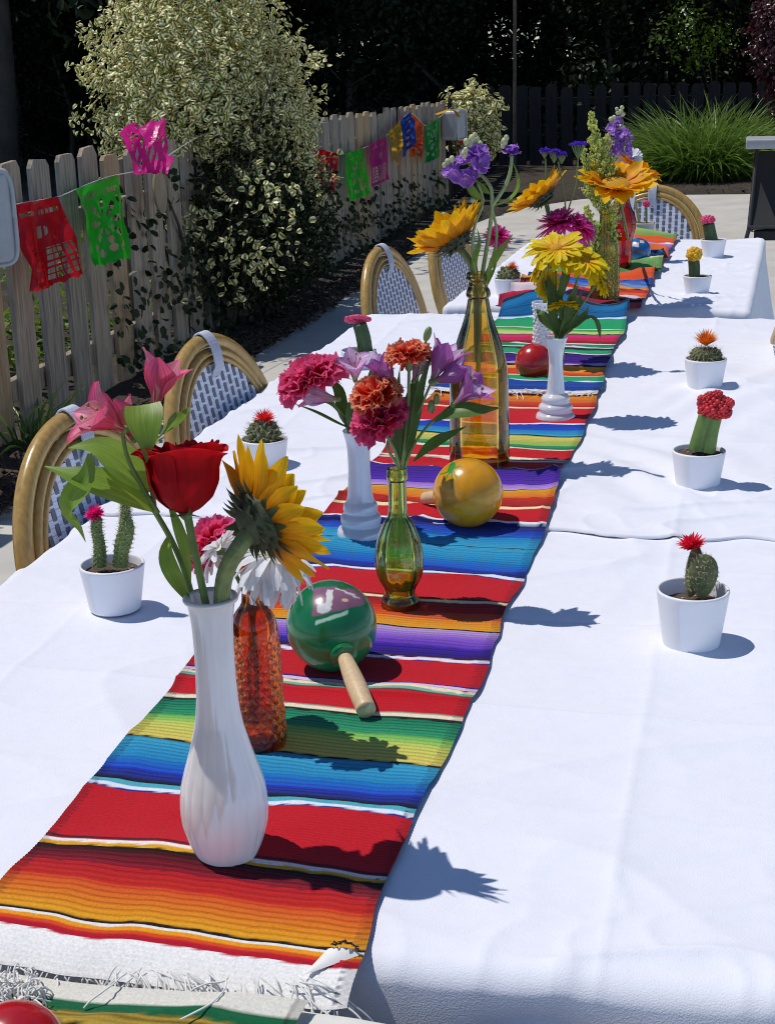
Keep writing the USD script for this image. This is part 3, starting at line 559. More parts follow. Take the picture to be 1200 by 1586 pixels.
# ================================================================ picket fences
def picket(b, c, along, w, th, h, rng, ear=.035):
    """a dog-eared board standing at c, its width along 'along'"""
    u = np.r_[nrm(along), 0]; n = np.array([-u[1], u[0], 0]); lean = rng.normal(0, .008); e = ear * rng.uniform(.8, 1.2)
    out = [(-w / 2, 0), (w / 2, 0), (w / 2, h - e), (w / 2 - e * .8, h - .004 * rng.uniform(0, 2)), (-w / 2 + e * .8, h - .004 * rng.uniform(0, 2)), (-w / 2, h - e)]
    k = len(out); F_, B_ = [], []
    for (x, z) in out:
        p = np.asarray(c) + u * (x + lean * z) + np.array([0, 0, z]); F_.append(p + n * th / 2); B_.append(p - n * th / 2)
    v = np.array(F_ + B_); f = [[0, i, i + 1] for i in range(1, k - 1)] + [[k, k + i + 1, k + i] for i in range(1, k - 1)]
    for i in range(k): j = (i + 1) % k; f += [[i, k + i, k + j], [i, k + j, j]]
    b.add(v, np.array(f))
rng = np.random.default_rng(31)
FX = lambda y: -2.70 - .008 * (y - 5.2)
FH = lambda y: 1.077 - .0099 * (y - 5.2)
t = Thing('picket_fence', 'weathered grey picket fence along the left side, hung with paper banners', 'fence', (FX(9), 9, 0))
ys = [3.55, 3.79, 4.03, 4.27, 4.52, 4.76, 5.0]
y = 5.245
while y < 14.3: ys.append(y); y += .240 + (-.06 if 6.0 < y + .24 < 6.2 else 0) + rng.normal(0, .007)
for i, y in enumerate(ys):
    b = MB(); picket(b, (FX(y) + rng.normal(0, .004), y, -.03), (.0, 1), .158 * rng.uniform(.94, 1.04), .020, FH(y) + .03 + rng.normal(0, .010), rng)
    m = 'fence_wood_warm' if 6.02 < y < 6.25 or rng.uniform() < .12 else ('fence_wood' if rng.uniform() < .6 else 'fence_wood_grey'); t.part('picket', b, m, smooth=False)
for z in (.22, .80):
    v, f = rbox((-.02, 3.4, z - .045), (.02, 14.4, z + .045), .004); v[:, 0] += FX(v[:, 1]) - .034; t.part('rail', MB().add(v, f), 'fence_wood_grey', smooth=30)
for y in (4.1, 6.5, 8.9, 11.3, 13.7): v, f = rbox((FX(y) - .15, y - .045, -.1), (FX(y) - .058, y + .045, FH(y) - .06), .005); t.part('post', MB().add(v, f), 'fence_wood_grey', smooth=30)
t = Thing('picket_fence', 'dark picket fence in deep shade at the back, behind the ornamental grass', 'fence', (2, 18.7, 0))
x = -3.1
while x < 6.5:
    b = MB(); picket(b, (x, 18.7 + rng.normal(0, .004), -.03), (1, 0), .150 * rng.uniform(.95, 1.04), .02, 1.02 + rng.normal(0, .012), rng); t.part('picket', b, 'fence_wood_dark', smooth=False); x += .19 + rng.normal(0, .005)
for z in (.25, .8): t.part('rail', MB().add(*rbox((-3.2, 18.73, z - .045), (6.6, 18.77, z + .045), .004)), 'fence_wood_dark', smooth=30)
t = Thing('picket_fence', 'short run of shaded pickets joining the side fence to the back fence', 'fence', (-2.9, 16.5, 0))
y = 14.6
while y < 18.6:
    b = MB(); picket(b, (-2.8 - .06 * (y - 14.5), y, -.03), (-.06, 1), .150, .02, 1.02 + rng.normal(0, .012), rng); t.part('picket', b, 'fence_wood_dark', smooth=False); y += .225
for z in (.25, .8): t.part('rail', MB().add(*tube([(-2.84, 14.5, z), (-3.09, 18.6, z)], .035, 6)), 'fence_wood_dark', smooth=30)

# ================================================================ planting
petal('hedge_leaf', [(0, lin('#8c9a40')), (.5, lin('#7c943e')), (1, lin('#9ca84c'))], .3, rough=.4, streak=.25, nstreak=4, spec=.5, edge=(lin('#dcd69c'), .50), gain=1.0)
petal('hedge_leaf_shaded', [(0, lin('#2c3a1a')), (1, lin('#2a3a1c'))], .25, rough=.45, streak=.3, nstreak=4, edge=(lin('#8c8c64'), .75), gain=.9)  # darker copy of the hedge leaf, shade under the overhang put into its colour
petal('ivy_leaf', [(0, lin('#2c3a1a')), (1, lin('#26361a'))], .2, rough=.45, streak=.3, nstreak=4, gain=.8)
petal('sunny_leaf', [(0, lin('#66822c')), (1, lin('#7c9a34'))], .45, rough=.45, streak=.3, nstreak=4, gain=1.0)
petal('plum_leaf', [(0, lin('#3c1c24')), (1, lin('#5c343c'))], .25, rough=.35, streak=.35, nstreak=4, gain=1.0, spec=.6)
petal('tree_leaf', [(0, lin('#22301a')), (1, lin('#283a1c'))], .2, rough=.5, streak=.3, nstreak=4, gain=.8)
petal('grass_blade', [(0, lin('#46622a')), (.5, lin('#648a34')), (1, lin('#90a850'))], .35, rough=.35, streak=.3, nstreak=6, spec=.5, gain=1.0)
rng = np.random.default_rng(41)
def blob_points(n, parts, rng, depth=.30, nz=.16):
    """points in the outer shell of several ellipsoids, with outward normals; lumpy"""
    P, N = [], []; tot = sum(p[2] for p in parts)
    for c, r, wgt in parts:
        k = int(n * wgt / tot); d = rng.normal(0, 1, (k, 3)); d /= np.linalg.norm(d, axis=1, keepdims=True); c, r = np.asarray(c, float), np.asarray(r, float)
        lump = 1 + nz * (meshkit.fbm(d * 2.6 + c, 3, 5) - .5) * 2 + .10 * (meshkit.noise(d * 9 + c, 8) - .5) * 2
        s = 1 - depth * rng.uniform(0, 1, k) ** 1.6; P.append(c + d * r * (lump * s)[:, None]); nn = d / r; N.append(nn / np.linalg.norm(nn, axis=1, keepdims=True))
    return np.vstack(P), np.vstack(N)
def sprigs(P, N, idx, L, n_leaf, rng):
    """short shoots standing out of the crown, each with leaves along it"""
    Q, M_ = [], []
    for i in idx:
        d = nrm(N[i] + rng.normal(0, .4, 3) + [0, 0, .3])
        l = L * rng.uniform(.5, 1.3)
        for k in range(n_leaf): Q.append(P[i] + d * l * (k + 1) / n_leaf + rng.normal(0, .006, 3)); M_.append(nrm(d + rng.normal(0, .8, 3)))
    return np.array(Q), np.array(M_)
yB = 7.68
t = Thing('hedge_bush', 'big rounded bush of cream-edged variegated leaves growing over the picket fence', 'bush', (-2.78, yB, 0))
parts = [((-2.80, yB, 1.30), (.50, .72, .66), 10), ((-2.62, yB + .20, 1.00), (.38, .56, .52), 7), ((-2.90, yB - .30, 1.14), (.36, .38, .42), 3.5), ((-2.82, yB + .05, 1.72), (.36, .44, .36), 3)]
P, N = blob_points(14500, parts, rng, .38, .26); Q, N2 = sprigs(P, N, rng.integers(0, len(P), 520), .13, 8, rng)
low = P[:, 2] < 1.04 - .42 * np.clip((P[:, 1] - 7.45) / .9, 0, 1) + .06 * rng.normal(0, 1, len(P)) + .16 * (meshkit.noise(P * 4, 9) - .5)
Pm, Nm = np.vstack([P[~low], Q]), np.vstack([N[~low], N2]); v, f, uv = leafcloud(Pm, Nm * 1.5 + [-.1, -.1, .3], .037, .0150, rng, fold=.28); t.part('foliage', MB().add(v, f, uv=uv), 'hedge_leaf', smooth=False, uv=True, kind='stuff')
Q = np.vstack([at(x, y, yB - .1 + .1 * k) + rng.normal(0, .012, 3) for k, (x0, y0, x1, y1) in enumerate(((478, 110, 512, 92), (470, 95, 500, 78), (130, 125, 118, 120), (150, 60, 140, 52), (128, 185, 108, 186), (480, 105, 495, 100))) for x, y in zip(np.linspace(x0, x1, 12), np.linspace(y0, y1, 12))])
v, f, uv = leafcloud(Q, rng.normal(0, 1, Q.shape), .034, .0125, rng); t.part('stray_shoots', MB().add(v, f, uv=uv), 'hedge_leaf', smooth=False, uv=True, kind='stuff')
Pd, Nd = blob_points(9500, [((-2.60, yB + .0, .80), (.34, .54, .60), 1.4), ((-2.60, yB + .30, .55), (.36, .85, .50), 1), ((-2.62, yB + .8, .5), (.26, .9, .40), .7)], rng, .5); Pd = Pd[Pd[:, 2] > .12]; v, f, uv = leafcloud(Pd, rng.normal(0, 1, Pd.shape), .034, .012, rng); t.part('shaded_foliage', MB().add(v, f, uv=uv), 'ivy_leaf', smooth=False, uv=True, kind='stuff')  # dark ivy leaves; their colour also carries the shade under the overhang
kk = np.array([at(x, y, yB - .62) for x, y in [(300, 330), (330, 345), (350, 325), (345, 420), (360, 440), (400, 300), (420, 330), (440, 300), (380, 380), (410, 410), (290, 350), (425, 380)]]); Ps = np.vstack([k + rng.normal(0, .07, (22, 3)) for k in kk]); v, f, uv = leafcloud(Ps, rng.normal(0, 1, Ps.shape) + [.4, -.6, .4], .040, .017, rng); t.part('hanging_shoots', MB().add(v, f, uv=uv), 'hedge_leaf', smooth=False, uv=True, kind='stuff')
b = MB()
for k in range(46):
    a = rng.uniform(0, 2 * PI); p0 = np.array([-2.8 + .12 * math.cos(a), yB + .35 * math.sin(a), 0]); d = rng.normal(0, 1, 3) * [.16, .24, .1] + [0, 0, .95]; b.add(*tube(spline([p0, p0 + d * .45, p0 + d * .95 + rng.normal(0, .08, 3), p0 + d * 1.25 + rng.normal(0, .15, 3)], 10), np.linspace(.014, .003, 10), 5))
t.part('branches', b, 'bark')
# dead twigs tangled over the far fence
mat('dry_twig', (0.34, 0.26, 0.13), 0.8, 0.3, 60.0)
# ivy climbing the fence and creeping under it
PI_ = []
for k in range(2600):
    y = rng.uniform(6.0, 8.2) if rng.uniform() < .55 else rng.uniform(8.2, 13.8); h = (.95 if 6.0 < y < 8 else .45) * rng.uniform(0, 1) ** (1.3 if y < 8 else 1.7); PI_.append((FX(y) + .03 + abs(rng.normal(0, .035)) + .22 * max(0, .25 - h) * rng.uniform(0, 2), y, h))
PI_ = np.array(PI_); keep = meshkit.fbm(PI_ * [1, 2.2, 2.5], 3, 6) > .42; PI_ = PI_[keep & ((PI_[:, 1] > 6.7) | (rng.uniform(0, 1, len(PI_)) < .45))]
v, f, uv = leafcloud(PI_, np.tile([1, -.2, .5], (len(PI_), 1)), .045, .020, rng, fold=.15); single('ivy', MB().add(v, f, uv=uv), 'ivy_leaf', 'dark ivy creeping over the fence boards and bed under the variegated bush', 'ivy', smooth=False, uv=True, kind='stuff')
# small bush at the fence corner
t = Thing('corner_bush', 'small light variegated bush above the far fence corner, behind the white box', 'bush', (-2.95, 14.9, 0))
P, N = blob_points(2600, [(at(728, 170, 14.8), (.24, .3, .20), 3), (at(738, 205, 14.8), (.24, .28, .30), 3)], rng, .35); Q, N2 = sprigs(P, N, rng.integers(0, len(P), 70), .12, 6, rng)
v, f, uv = leafcloud(np.vstack([P, Q]), np.vstack([N, N2]) + [-.1, 0, .4], .062, .024, rng); t.part('foliage', MB().add(v, f, uv=uv), 'hedge_leaf', smooth=False, uv=True, kind='stuff')
b = MB()
for k in range(14): p = at(734, 215, 14.8); b.add(*tube([(p[0] + rng.normal(0, .05), p[1] + rng.normal(0, .05), 0), p + rng.normal(0, .05, 3) - [0, 0, .3], p + rng.normal(0, .13, 3)], [.012, .009, .004], 5))
t.part('branches', b, 'bark')
# plants in the sun behind the near fence
P = np.stack([rng.uniform(-4.6, -2.95, 5200), rng.uniform(3.8, 7.6, 5200), rng.uniform(0, 1, 5200) ** 1.5 * .75], -1); P = P[meshkit.fbm(P * [2, 2, 2.4], 3, 3) > .44]
v, f, uv = leafcloud(P, np.tile([0, 0, 1.0], (len(P), 1)), .060, .020, rng); single('shrubs', MB().add(v, f, uv=uv), 'sunny_leaf', 'bright green sunlit shrubs seen through the gaps of the picket fence', 'shrubs', smooth=False, uv=True, kind='stuff')
def grass_clump(c, n, R0, h, spread, rng, w=.006, lean=(0, 0)):
    b = MB()
    for k in range(n):
        a, r = rng.uniform(0, 2 * PI), R0 * math.sqrt(rng.uniform(0, 1)); e = np.array([math.cos(a), math.sin(a), 0]); p = np.asarray(c) + e * r; o = nrm(e * (r / R0) * spread + rng.normal(0, .22, 3) * [1, 1, 0] + [lean[0], lean[1], 0] + [0, 0, 1.0]); hh = nrm(np.array([o[0] + rng.normal(0, .1), o[1] + rng.normal(0, .1), -.2]))
        P = arc(p, o, hh, h * rng.uniform(.65, 1.12), rng.uniform(.5, 1.9), 9); m = blade(P, w * np.array([.8, 1, 1, .95, .85, .7, .5, .3, .05]), nrm(np.cross(o, rng.normal(0, 1, 3))), .3, 3); b.add(m[0], m[1], uv=m[2])
    return b
cg_ = onz(1083, 288, 0.0); cg_[1] += .5; cg_[2] = -.02
single('ornamental_grass', grass_clump(cg_, 2300, .38, .98, .48, rng, .0095), 'grass_blade', 'big fountain of long green ornamental grass in the mulch bed at the back', 'grass', uv=True)
single('grass_tuft', grass_clump((-2.62, 5.05, 0), 70, .10, .34, .6, rng, .005), 'grass_blade', 'small tuft of grass at the foot of the nearest pickets', 'grass', uv=True)
# plum-leaved shrub at the right edge
t = Thing('plum_shrub', 'purple-leaved shrub at the top right edge', 'shrub', (1.05, 17.2, 0))
P, N = blob_points(9000, [((.50, 17.2, 1.50), (.52, .6, .62), 4), ((.52, 17.0, 1.0), (.36, .5, .42), 1.6), ((.85, 17.2, 2.0), (.7, .8, .7), 2)], rng, .35, .25); Q, N2 = sprigs(P, N, rng.integers(0, len(P), 220), .16, 7, rng)
v, f, uv = leafcloud(np.vstack([P, Q]), np.vstack([N, N2]) + [-.2, 0, .4], .060, .019, rng); t.part('foliage', MB().add(v, f, uv=uv), 'plum_leaf', smooth=False, uv=True, kind='stuff')
b = MB()
for k in range(9): b.add(*tube(spline([(.65 + rng.normal(0, .05), 17.2 + rng.normal(0, .05), 0), (.6 + rng.normal(0, .12), 17.2 + rng.normal(0, .14), .7), (.6 + rng.normal(0, .25), 17.2 + rng.normal(0, .4), 1.7)], 9), np.linspace(.025, .006, 9), 6))
t.part('trunk', b, 'bark')

# ---- trees in deep shade behind the fences
def make_tree(name, label, loc, seed, H_, z0, R, n, trunk_r, leafL=.11, spread=.5, group=None, root=None):
    rg = np.random.default_rng(seed)
    if root: loc = (0, 0, 0); rp = pathfor(root, name); UsdGeom.Xform.Define(stage, rp); t = Thing.__new__(Thing); t.path, t.o = rp, np.zeros(3)
    else: t = Thing(name, label, 'tree', loc, group=group)
    o = np.asarray(loc, float)
    tp = spline([o + [0, 0, -.1], o + [rg.normal(0, .1), rg.normal(0, .1), H_ * .3], o + [rg.normal(0, .25), rg.normal(0, .25), H_ * .65], o + [rg.normal(0, .3), rg.normal(0, .3), H_ * .92]], 18); b = MB().add(*tube(tp, trunk_r * np.linspace(1.15, .18, 18), 10)); ends = []
    for k in range(16):
        i = rg.integers(int(18 * max(z0 / H_ - .05, .1)), 16); a = rg.uniform(0, 2 * PI); l = R * rg.uniform(.5, .95) * (1 - .4 * i / 18); d = np.array([math.cos(a), math.sin(a), rg.uniform(.05, .6)]); Q = spline([tp[i], tp[i] + d * l * .5, tp[i] + d * l + [0, 0, rg.uniform(-.2, .3)]], 8); b.add(*tube(Q, trunk_r * np.linspace(.38, .06, 8), 6)); ends += [Q[4], Q[6], Q[7]]
    t.part('trunk', b, 'bark'); P, N = [], []
    cl = ends + [o + [R * .7 * rg.normal(0, .6), R * .7 * rg.normal(0, .6), z0 + (H_ - z0) * rg.uniform(0, 1)] for _ in range(26)]
    for c in cl:
        k = int(n / len(cl)); d = rg.normal(0, 1, (k, 3)); d /= np.linalg.norm(d, axis=1, keepdims=True); r = R * spread * rg.uniform(.5, 1.0) * (rg.uniform(0, 1, k) ** .45)[:, None]; P.append(np.asarray(c) + d * r * [1, 1, .75]); N.append(d)
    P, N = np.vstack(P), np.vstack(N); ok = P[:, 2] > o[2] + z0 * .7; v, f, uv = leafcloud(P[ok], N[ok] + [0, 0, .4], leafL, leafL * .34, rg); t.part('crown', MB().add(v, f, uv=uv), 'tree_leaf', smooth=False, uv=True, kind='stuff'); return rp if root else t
rng = np.random.default_rng(77)
def wood(name, label, cat, makers, places):
    """a wood that reads as one dark mass: copies of a few trees"""
    pi = UsdGeom.PointInstancer.Define(stage, pathfor('/World', name)); setdata(pi.GetPrim(), label=label, category=cat, kind='stuff'); UsdGeom.Scope.Define(stage, f'{pi.GetPath()}/kinds')
    for k, a in enumerate(makers):
        tmp = make_tree('kind', 'x', 'x', *a, None, root=f'{pi.GetPath()}/kinds'); pi.CreatePrototypesRel().AddTarget(tmp)
    n = len(places); pi.CreateProtoIndicesAttr(Vt.IntArray([i % len(makers) for i in range(n)])); pi.CreatePositionsAttr(Vt.Vec3fArray([Gf.Vec3f(float(x), float(y), 0) for x, y in places]))
    pi.CreateOrientationsAttr(Vt.QuathArray([Gf.Quath(float(math.cos(q)), 0, 0, float(math.sin(q))) for q in rng.uniform(0, PI, n)])); pi.CreateScalesAttr(Vt.Vec3fArray([Gf.Vec3f(*[float(q)] * 3) for q in rng.uniform(.85, 1.25, n)]))
pos = [(x + rng.uniform(-.8, .8), y + rng.uniform(-.8, .8)) for y in (21.5, 25.5, 29.5, 34) for x in np.arange(-19, 13, 3.6)] + [(-12.5, 17), (-15, 13), (-13.5, 9), (-17, 19), (-16, 5), (-10.5, 20.5), (-9.5, 18.2), (10, 17.5), (8.5, 20)]
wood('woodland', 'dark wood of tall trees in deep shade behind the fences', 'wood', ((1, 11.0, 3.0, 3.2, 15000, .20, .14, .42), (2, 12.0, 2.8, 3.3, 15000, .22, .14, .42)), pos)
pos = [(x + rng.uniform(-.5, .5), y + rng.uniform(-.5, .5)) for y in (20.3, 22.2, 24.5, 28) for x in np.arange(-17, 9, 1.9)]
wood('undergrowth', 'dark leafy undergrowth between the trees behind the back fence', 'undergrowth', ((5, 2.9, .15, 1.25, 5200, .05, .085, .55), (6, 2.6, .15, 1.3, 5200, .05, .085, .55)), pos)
t = Thing('sun_fleck_sprays', 'yellow-green sprays added as sun flecks, light put into their leaf colour, above the dark back fence, right of centre', 'sun_fleck_sprays', (-.45, 19.3, 0))  # sprays added to stand for sun flecks; their lighter leaf colour carries the light
Q = np.vstack([at(x, y, 19.3) + rng.normal(0, .13, (70, 3)) for x, y in ((1050, 30), (1065, 48), (1078, 22), (1100, 62), (1112, 70), (1085, 78), (1120, 45), (1030, 60), (1070, 95))]); v, f, uv = leafcloud(Q, rng.normal(0, 1, Q.shape) + [0, 0, .5], .055, .018, rng); t.part('foliage', MB().add(v, f, uv=uv), 'sunny_leaf', smooth=False, uv=True, kind='stuff')
for k in range(4): t.part('trunk', MB().add(*tube(spline([(-.45, 19.3, 0), (-.45 + .02 * k, 19.3, .6), at(1055 + 18 * k, 60, 19.3)], 9), np.linspace(.014, .004, 9), 6)), 'bark')
# a slender pole, and a young tree whose shade falls in bands on the far patio
mat('pole_wood', (0.10, 0.075, 0.05), 0.8, 0.3, 20.0)
p0 = at(796, 150, 18.2); single('pole', MB().add(*tube([(p0[0], 18.2, 0), (p0[0] + .01, 18.2, 1.2), (p0[0] + .02, 18.2, 3.4)], [.024, .022, .018], 10)), 'pole_wood', 'thin brown pole standing in front of the dark back fence', 'pole')
T3 = make_tree('young_tree', 'slim tree behind the far end of the side fence, above the frame', (-4.4, 11.2, 0), 9, 5.0, 2.1, 1.25, 2600, .06, .09, .5)

# ================================================================ things on the fence
mat('frosted_plastic', (0.40, 0.405, 0.41), 0.35, 0.06, 25.0, spec=.4)
mat('tan_plate', (0.26, 0.195, 0.115), 0.55, 0.12, 14.0)
mat('string_white', (0.62, 0.60, 0.56), 0.8)
def frosted_box(label, c, hx, hy, hz, ang):
    t = Thing('plastic_box', label, 'box', c); ca, sa = math.cos(ang), math.sin(ang); Rm = np.array([[ca, sa, 0], [-sa, ca, 0], [0, 0, 1]])
    v, f = rbox((-hx, -hy, -hz), (hx, hy, hz), .035); m = trimesh.Trimesh(v, f).subdivide(); t.part('body', MB().add(np.asarray(c) + m.vertices @ Rm, m.faces), 'frosted_plastic', smooth=50)
    ring = np.array([[0, hy * .96 * np.sign(math.cos(k)) * abs(math.cos(k)) ** .35, hz * .96 * np.sign(math.sin(k)) * abs(math.sin(k)) ** .35] for k in np.linspace(0, 2 * PI, 61)]); ring[:, 0] = hx * 1.0; t.part('rim', MB().add(*tube(np.asarray(c) + ring @ Rm, .009, 8)), 'frosted_plastic'); return t
def atx(px, py, x): r = ray(px, py); return CAM + r * ((x - CAM[0]) / r[0])
frosted_box('frosted white plastic box at the left edge, beside the red paper banner', atx(-30, 338, -2.56), .03, .115, .168, -.9)
frosted_box('white plastic box with yellow strap on the far fence, right of the last green banner', atx(702, 193, -2.66), .085, .12, .135, -.2)
mat('yellow_strap', lin('#c8961c'), 0.6)
c = atx(690, 172, -2.6); single('yellow_ribbon', MB().add(*blade(spline([c + [-.05, -.15, -.02], c, c + [.05, .12, .0], c + [.08, .2, -.06]], 12), np.full(12, .022), (0, -.3, 1), .2, 5)[:2]), 'yellow_strap', 'yellow ribbon over the top of the white box on the far fence', 'ribbon')
c = atx(243, 296, -2.60); pr = np.array([(.001, .006), (.06, .006), (.078, .012), (.098, .020), (.100, .016), (.08, .002), (.06, -.004), (.001, -.004)]); single('round_plate', MB().add(*lathe(pr, 60, axis=(1, .12, .06), at_=c)), 'tan_plate', 'round tan plate hung on the fence below the blown-up pink banner', 'plate')

# ---- cut paper banners
def paper(name, hexc, gain=1.0):
    c = tuple(np.array(lin(hexc)) * gain); nodes = {'g': ('geometry', {}), 'n': ('noise_texture', {'scale': 26.0, 'detail': 3.0}), 'b': ('bump', {'strength': .5, 'distance': .012}), 'p': ('principled_bsdf', {'base_color': c, 'roughness': .32, 'specular_ior_level': .5}), 't': ('translucent_bsdf', {'color': c}), 'm': ('mix_closure', {'fac': .42})}
    M[name] = usdkit.material(stage, '/World/Looks/' + name, nodes, [('g.position', 'n.vector'), ('n.fac', 'b.height'), ('b.normal', 'p.normal'), ('p.BSDF', 'm.closure1'), ('t.BSDF', 'm.closure2')], surface='m.closure')
for n, h in (('paper_red', '#d4161c'), ('paper_green', '#2cc42c'), ('paper_pink', '#dc2090'), ('paper_blue', '#1448a8'), ('paper_yellow', '#e8b414'), ('paper_orange', '#e8541c'), ('paper_deep_green', '#148c3c'), ('paper_rose', '#c43484')): paper(n, h)
def cut(u, v, kind):
    """True where the paper is cut away; u, v from 0 to 1, v = 0 at the string"""
    x, y = u - .5, v; h = np.zeros_like(u, bool)
    h |= (y > .955 - .03 * np.abs(np.sin(u * PI * 9)))                                           # scalloped hem
    h |= (np.abs(y - .13) < .022) & (np.abs(x) > .06) & (np.abs(x) < .40) & ((u * 14) % 1 > .3)
    if kind == 0:
        g = (np.abs(x) > .07) & (np.abs(x) < .40) & (y > .52) & (y < .88); h |= g & ((u * 13) % 1 > .28) & ((y * 15) % 1 > .25)
        h |= ((x / .11) ** 2 + ((y - .34) / .07) ** 2 < 1) & ((u * 20) % 1 > .3)
    elif kind == 1:
        r, a = np.hypot(x, (y - .46) * 1.15), np.arctan2(y - .46, x); h |= (r > .09) & (r < .30) & (np.cos(a * 8) > .35 + .9 * np.abs(r - .19) / .11 - .5) & (np.abs(r - .19) > .012)
        for (a1, b1) in ((-.3, .74), (-.15, .80), (0, .77), (.15, .80), (.3, .74), (-.33, .25), (.33, .25)): h |= ((x - a1) / .05) ** 2 + ((y - b1) / .045) ** 2 < 1
    else:
        for k in range(5):
            for j in range(6):
                xx, yy = (k - 2) * .17 + .08 * (j % 2), .24 + j * .115; h |= (np.abs(x - xx) / .055 + np.abs(y - yy) / .045) < 1
    return h & (np.abs(x) < .455) | (y > .955 - .03 * np.abs(np.sin(u * PI * 9)))
def banner(label, mt, TL, TR, BR, BL, kind, seed, wave=.02, nu=64, nv=78, fold=0.0, group='cut paper banners on the fence string'):
    rg = np.random.default_rng(seed); U, V = np.meshgrid(np.linspace(0, 1, nu), np.linspace(0, 1, nv), indexing='ij')
    P = (TL * (1 - U)[..., None] + TR * U[..., None]) * (1 - V)[..., None] + (BL * (1 - U)[..., None] + BR * U[..., None]) * V[..., None]
    n = nrm(np.cross(TR - TL, BL - TL)); w = wave * V ** .7 * (np.sin(U * 7.5 + seed + 1.5 * V) + .5 * np.sin(U * 15 + V * 6 + 2 * seed)) + wave * .5 * (meshkit.noise(np.stack([U * 6, V * 6, U * 0 + seed], -1), seed) - .5)
    P = P + n * (w + fold * np.exp(-((U - .5) / .06) ** 2) * V)[..., None]
    uc, vc = (U[1:, 1:] + U[:-1, :-1]) / 2, (V[1:, 1:] + V[:-1, :-1]) / 2; ok = ~cut(uc, vc, kind); i, j = np.nonzero(ok); q = np.stack([i * nv + j, i * nv + j + 1, (i + 1) * nv + j + 1, (i + 1) * nv + j], -1)
    single('paper_banner', MB().add(P.reshape(-1, 3), q), mt, label, 'paper banner', group=group)
XF = -2.62; X_ = lambda x, y, d=0.0: atx(x, y, XF + d)
banner('red cut paper banner nearest on the left, folded in two halves', 'paper_red', X_(18, 318), X_(90, 304), X_(131, 434, .14), X_(50, 462, .10), 0, 3, .024, fold=.11)
banner('bright green cut paper banner nearest on the left, between red and pink', 'paper_green', X_(117, 293), X_(182, 270), X_(209, 408, .10), X_(150, 420, .12), 1, 5, .022)
banner('magenta paper banner blown up and crumpled against the bush', 'paper_pink', X_(212, 274), X_(186, 200, .1), X_(246, 190, .30), X_(272, 246, .26), 2, 8, .075)
XF = -2.66
banner('blue paper banner mostly hidden by the right side of the bush', 'paper_blue', X_(466, 229), X_(485, 231), X_(482, 300, .05), X_(464, 296, .05), 2, 9, .02, 40, 50)
banner('red paper banner just right of the bush on the far fence', 'paper_red', X_(491, 230), X_(523, 236), X_(515, 300, .1), X_(484, 316, .1), 1, 10, .03, 46, 56)
banner('bright green paper banner on the far fence, right of the second red one', 'paper_green', X_(534, 238), X_(562, 229), X_(577, 304, .1), X_(542, 316, .1), 1, 12, .015, 46, 56)
banner('rose pink paper banner on the far fence beside the yellow one', 'paper_rose', X_(572, 224), X_(598, 210), X_(605, 281, .1), X_(578, 293, .1), 0, 13, .018, 46, 56)
banner('yellow paper banner twisted to a narrow point on the far fence', 'paper_yellow', X_(602, 203), X_(620, 187), X_(621, 228, .1), X_(613, 263, .15), 2, 15, .02, 40, 50)
banner('blue paper banner between the yellow and orange ones', 'paper_blue', X_(620, 186), X_(635, 173), X_(642, 224, .1), X_(622, 250, .12), 1, 16, .04, 40, 50)
banner('orange paper banner between the blue and dark green ones', 'paper_orange', X_(637, 176), X_(657, 193), X_(656, 256, .1), X_(635, 241, .12), 2, 18, .03, 40, 50)
banner('dark green paper banner last on the far fence, before the white box', 'paper_deep_green', X_(660, 194), X_(681, 181), X_(683, 246, .06), X_(660, 256, .06), 1, 19, .02, 40, 50)
banner('small corner of a red paper banner behind the white box', 'paper_red', X_(714, 196), X_(730, 204), X_(728, 224), X_(712, 222), 2, 20, .01, 20, 20)
XF = -2.63; ln = [X_(-20, 336), X_(18, 318), X_(90, 304), X_(117, 293), X_(182, 270), X_(214, 264), X_(300, 215), X_(400, 205), X_(466, 228)]
XF = -2.67; ln += [X_(485, 230), X_(523, 237), X_(534, 238), X_(562, 229), X_(598, 210), X_(620, 187), X_(637, 175), X_(657, 193), X_(681, 181), X_(700, 165)]
single('garland_string', MB().add(*tube(spline(ln, 120), .0022, 5)), 'string_white', 'thin white string carrying the paper banners along the fence', 'string')

# ================================================================ sling chair at the right edge
mat('sling', (0.020, 0.020, 0.022), 0.75, 0.2, 200.0, bump=.3, bscale=600.0)
mat('dark_frame', (0.035, 0.034, 0.034), 0.4, 0.1, 40.0)
mat('grey_bar', (0.36, 0.37, 0.38), 0.5, 0.08, 30.0)
yl = 11.8; P_ = lambda x, y, d=0.0: at(x, y, yl + d)
t = Thing('patio_chair', 'black sling patio chair with flat grey armrest at the right edge', 'chair', P_(1200, 372))
z1, z2 = P_(1165, 236)[2], P_(1165, 350)[2]; x0, x1 = P_(1172, 240)[0], P_(1160, 345)[0]
U, V = np.meshgrid(np.linspace(0, 1, 14), np.linspace(0, 1, 20), indexing='ij'); Pp = np.stack([(x0 + .015) * (1 - V) + (x1 + .015) * V + U * .56, yl + .16 - .30 * V + .03 * np.sin(V * PI) + .025 * np.sin(U * PI), z1 * (1 - V) + z2 * V], -1)
t.part('sling', MB().add(*grid(Pp)), 'sling')
for dx in (0, .58): t.part('side_tube', MB().add(*tube([(x0 + dx, yl + .17, z1 + .02), ((x0 + x1) / 2 + dx, yl + .02, (z1 + z2) / 2), (x1 + dx, yl - .14, z2), (x1 - .02 + dx, yl - .16, .0)], .016, 10)), 'dark_frame')
t.part('armrest', MB().add(*rbox((P_(1155, 220)[0], yl - .12, P_(1160, 229)[2]), (P_(1155, 220)[0] + .75, yl + .30, P_(1160, 214)[2]), .012)), 'grey_bar', smooth=40)
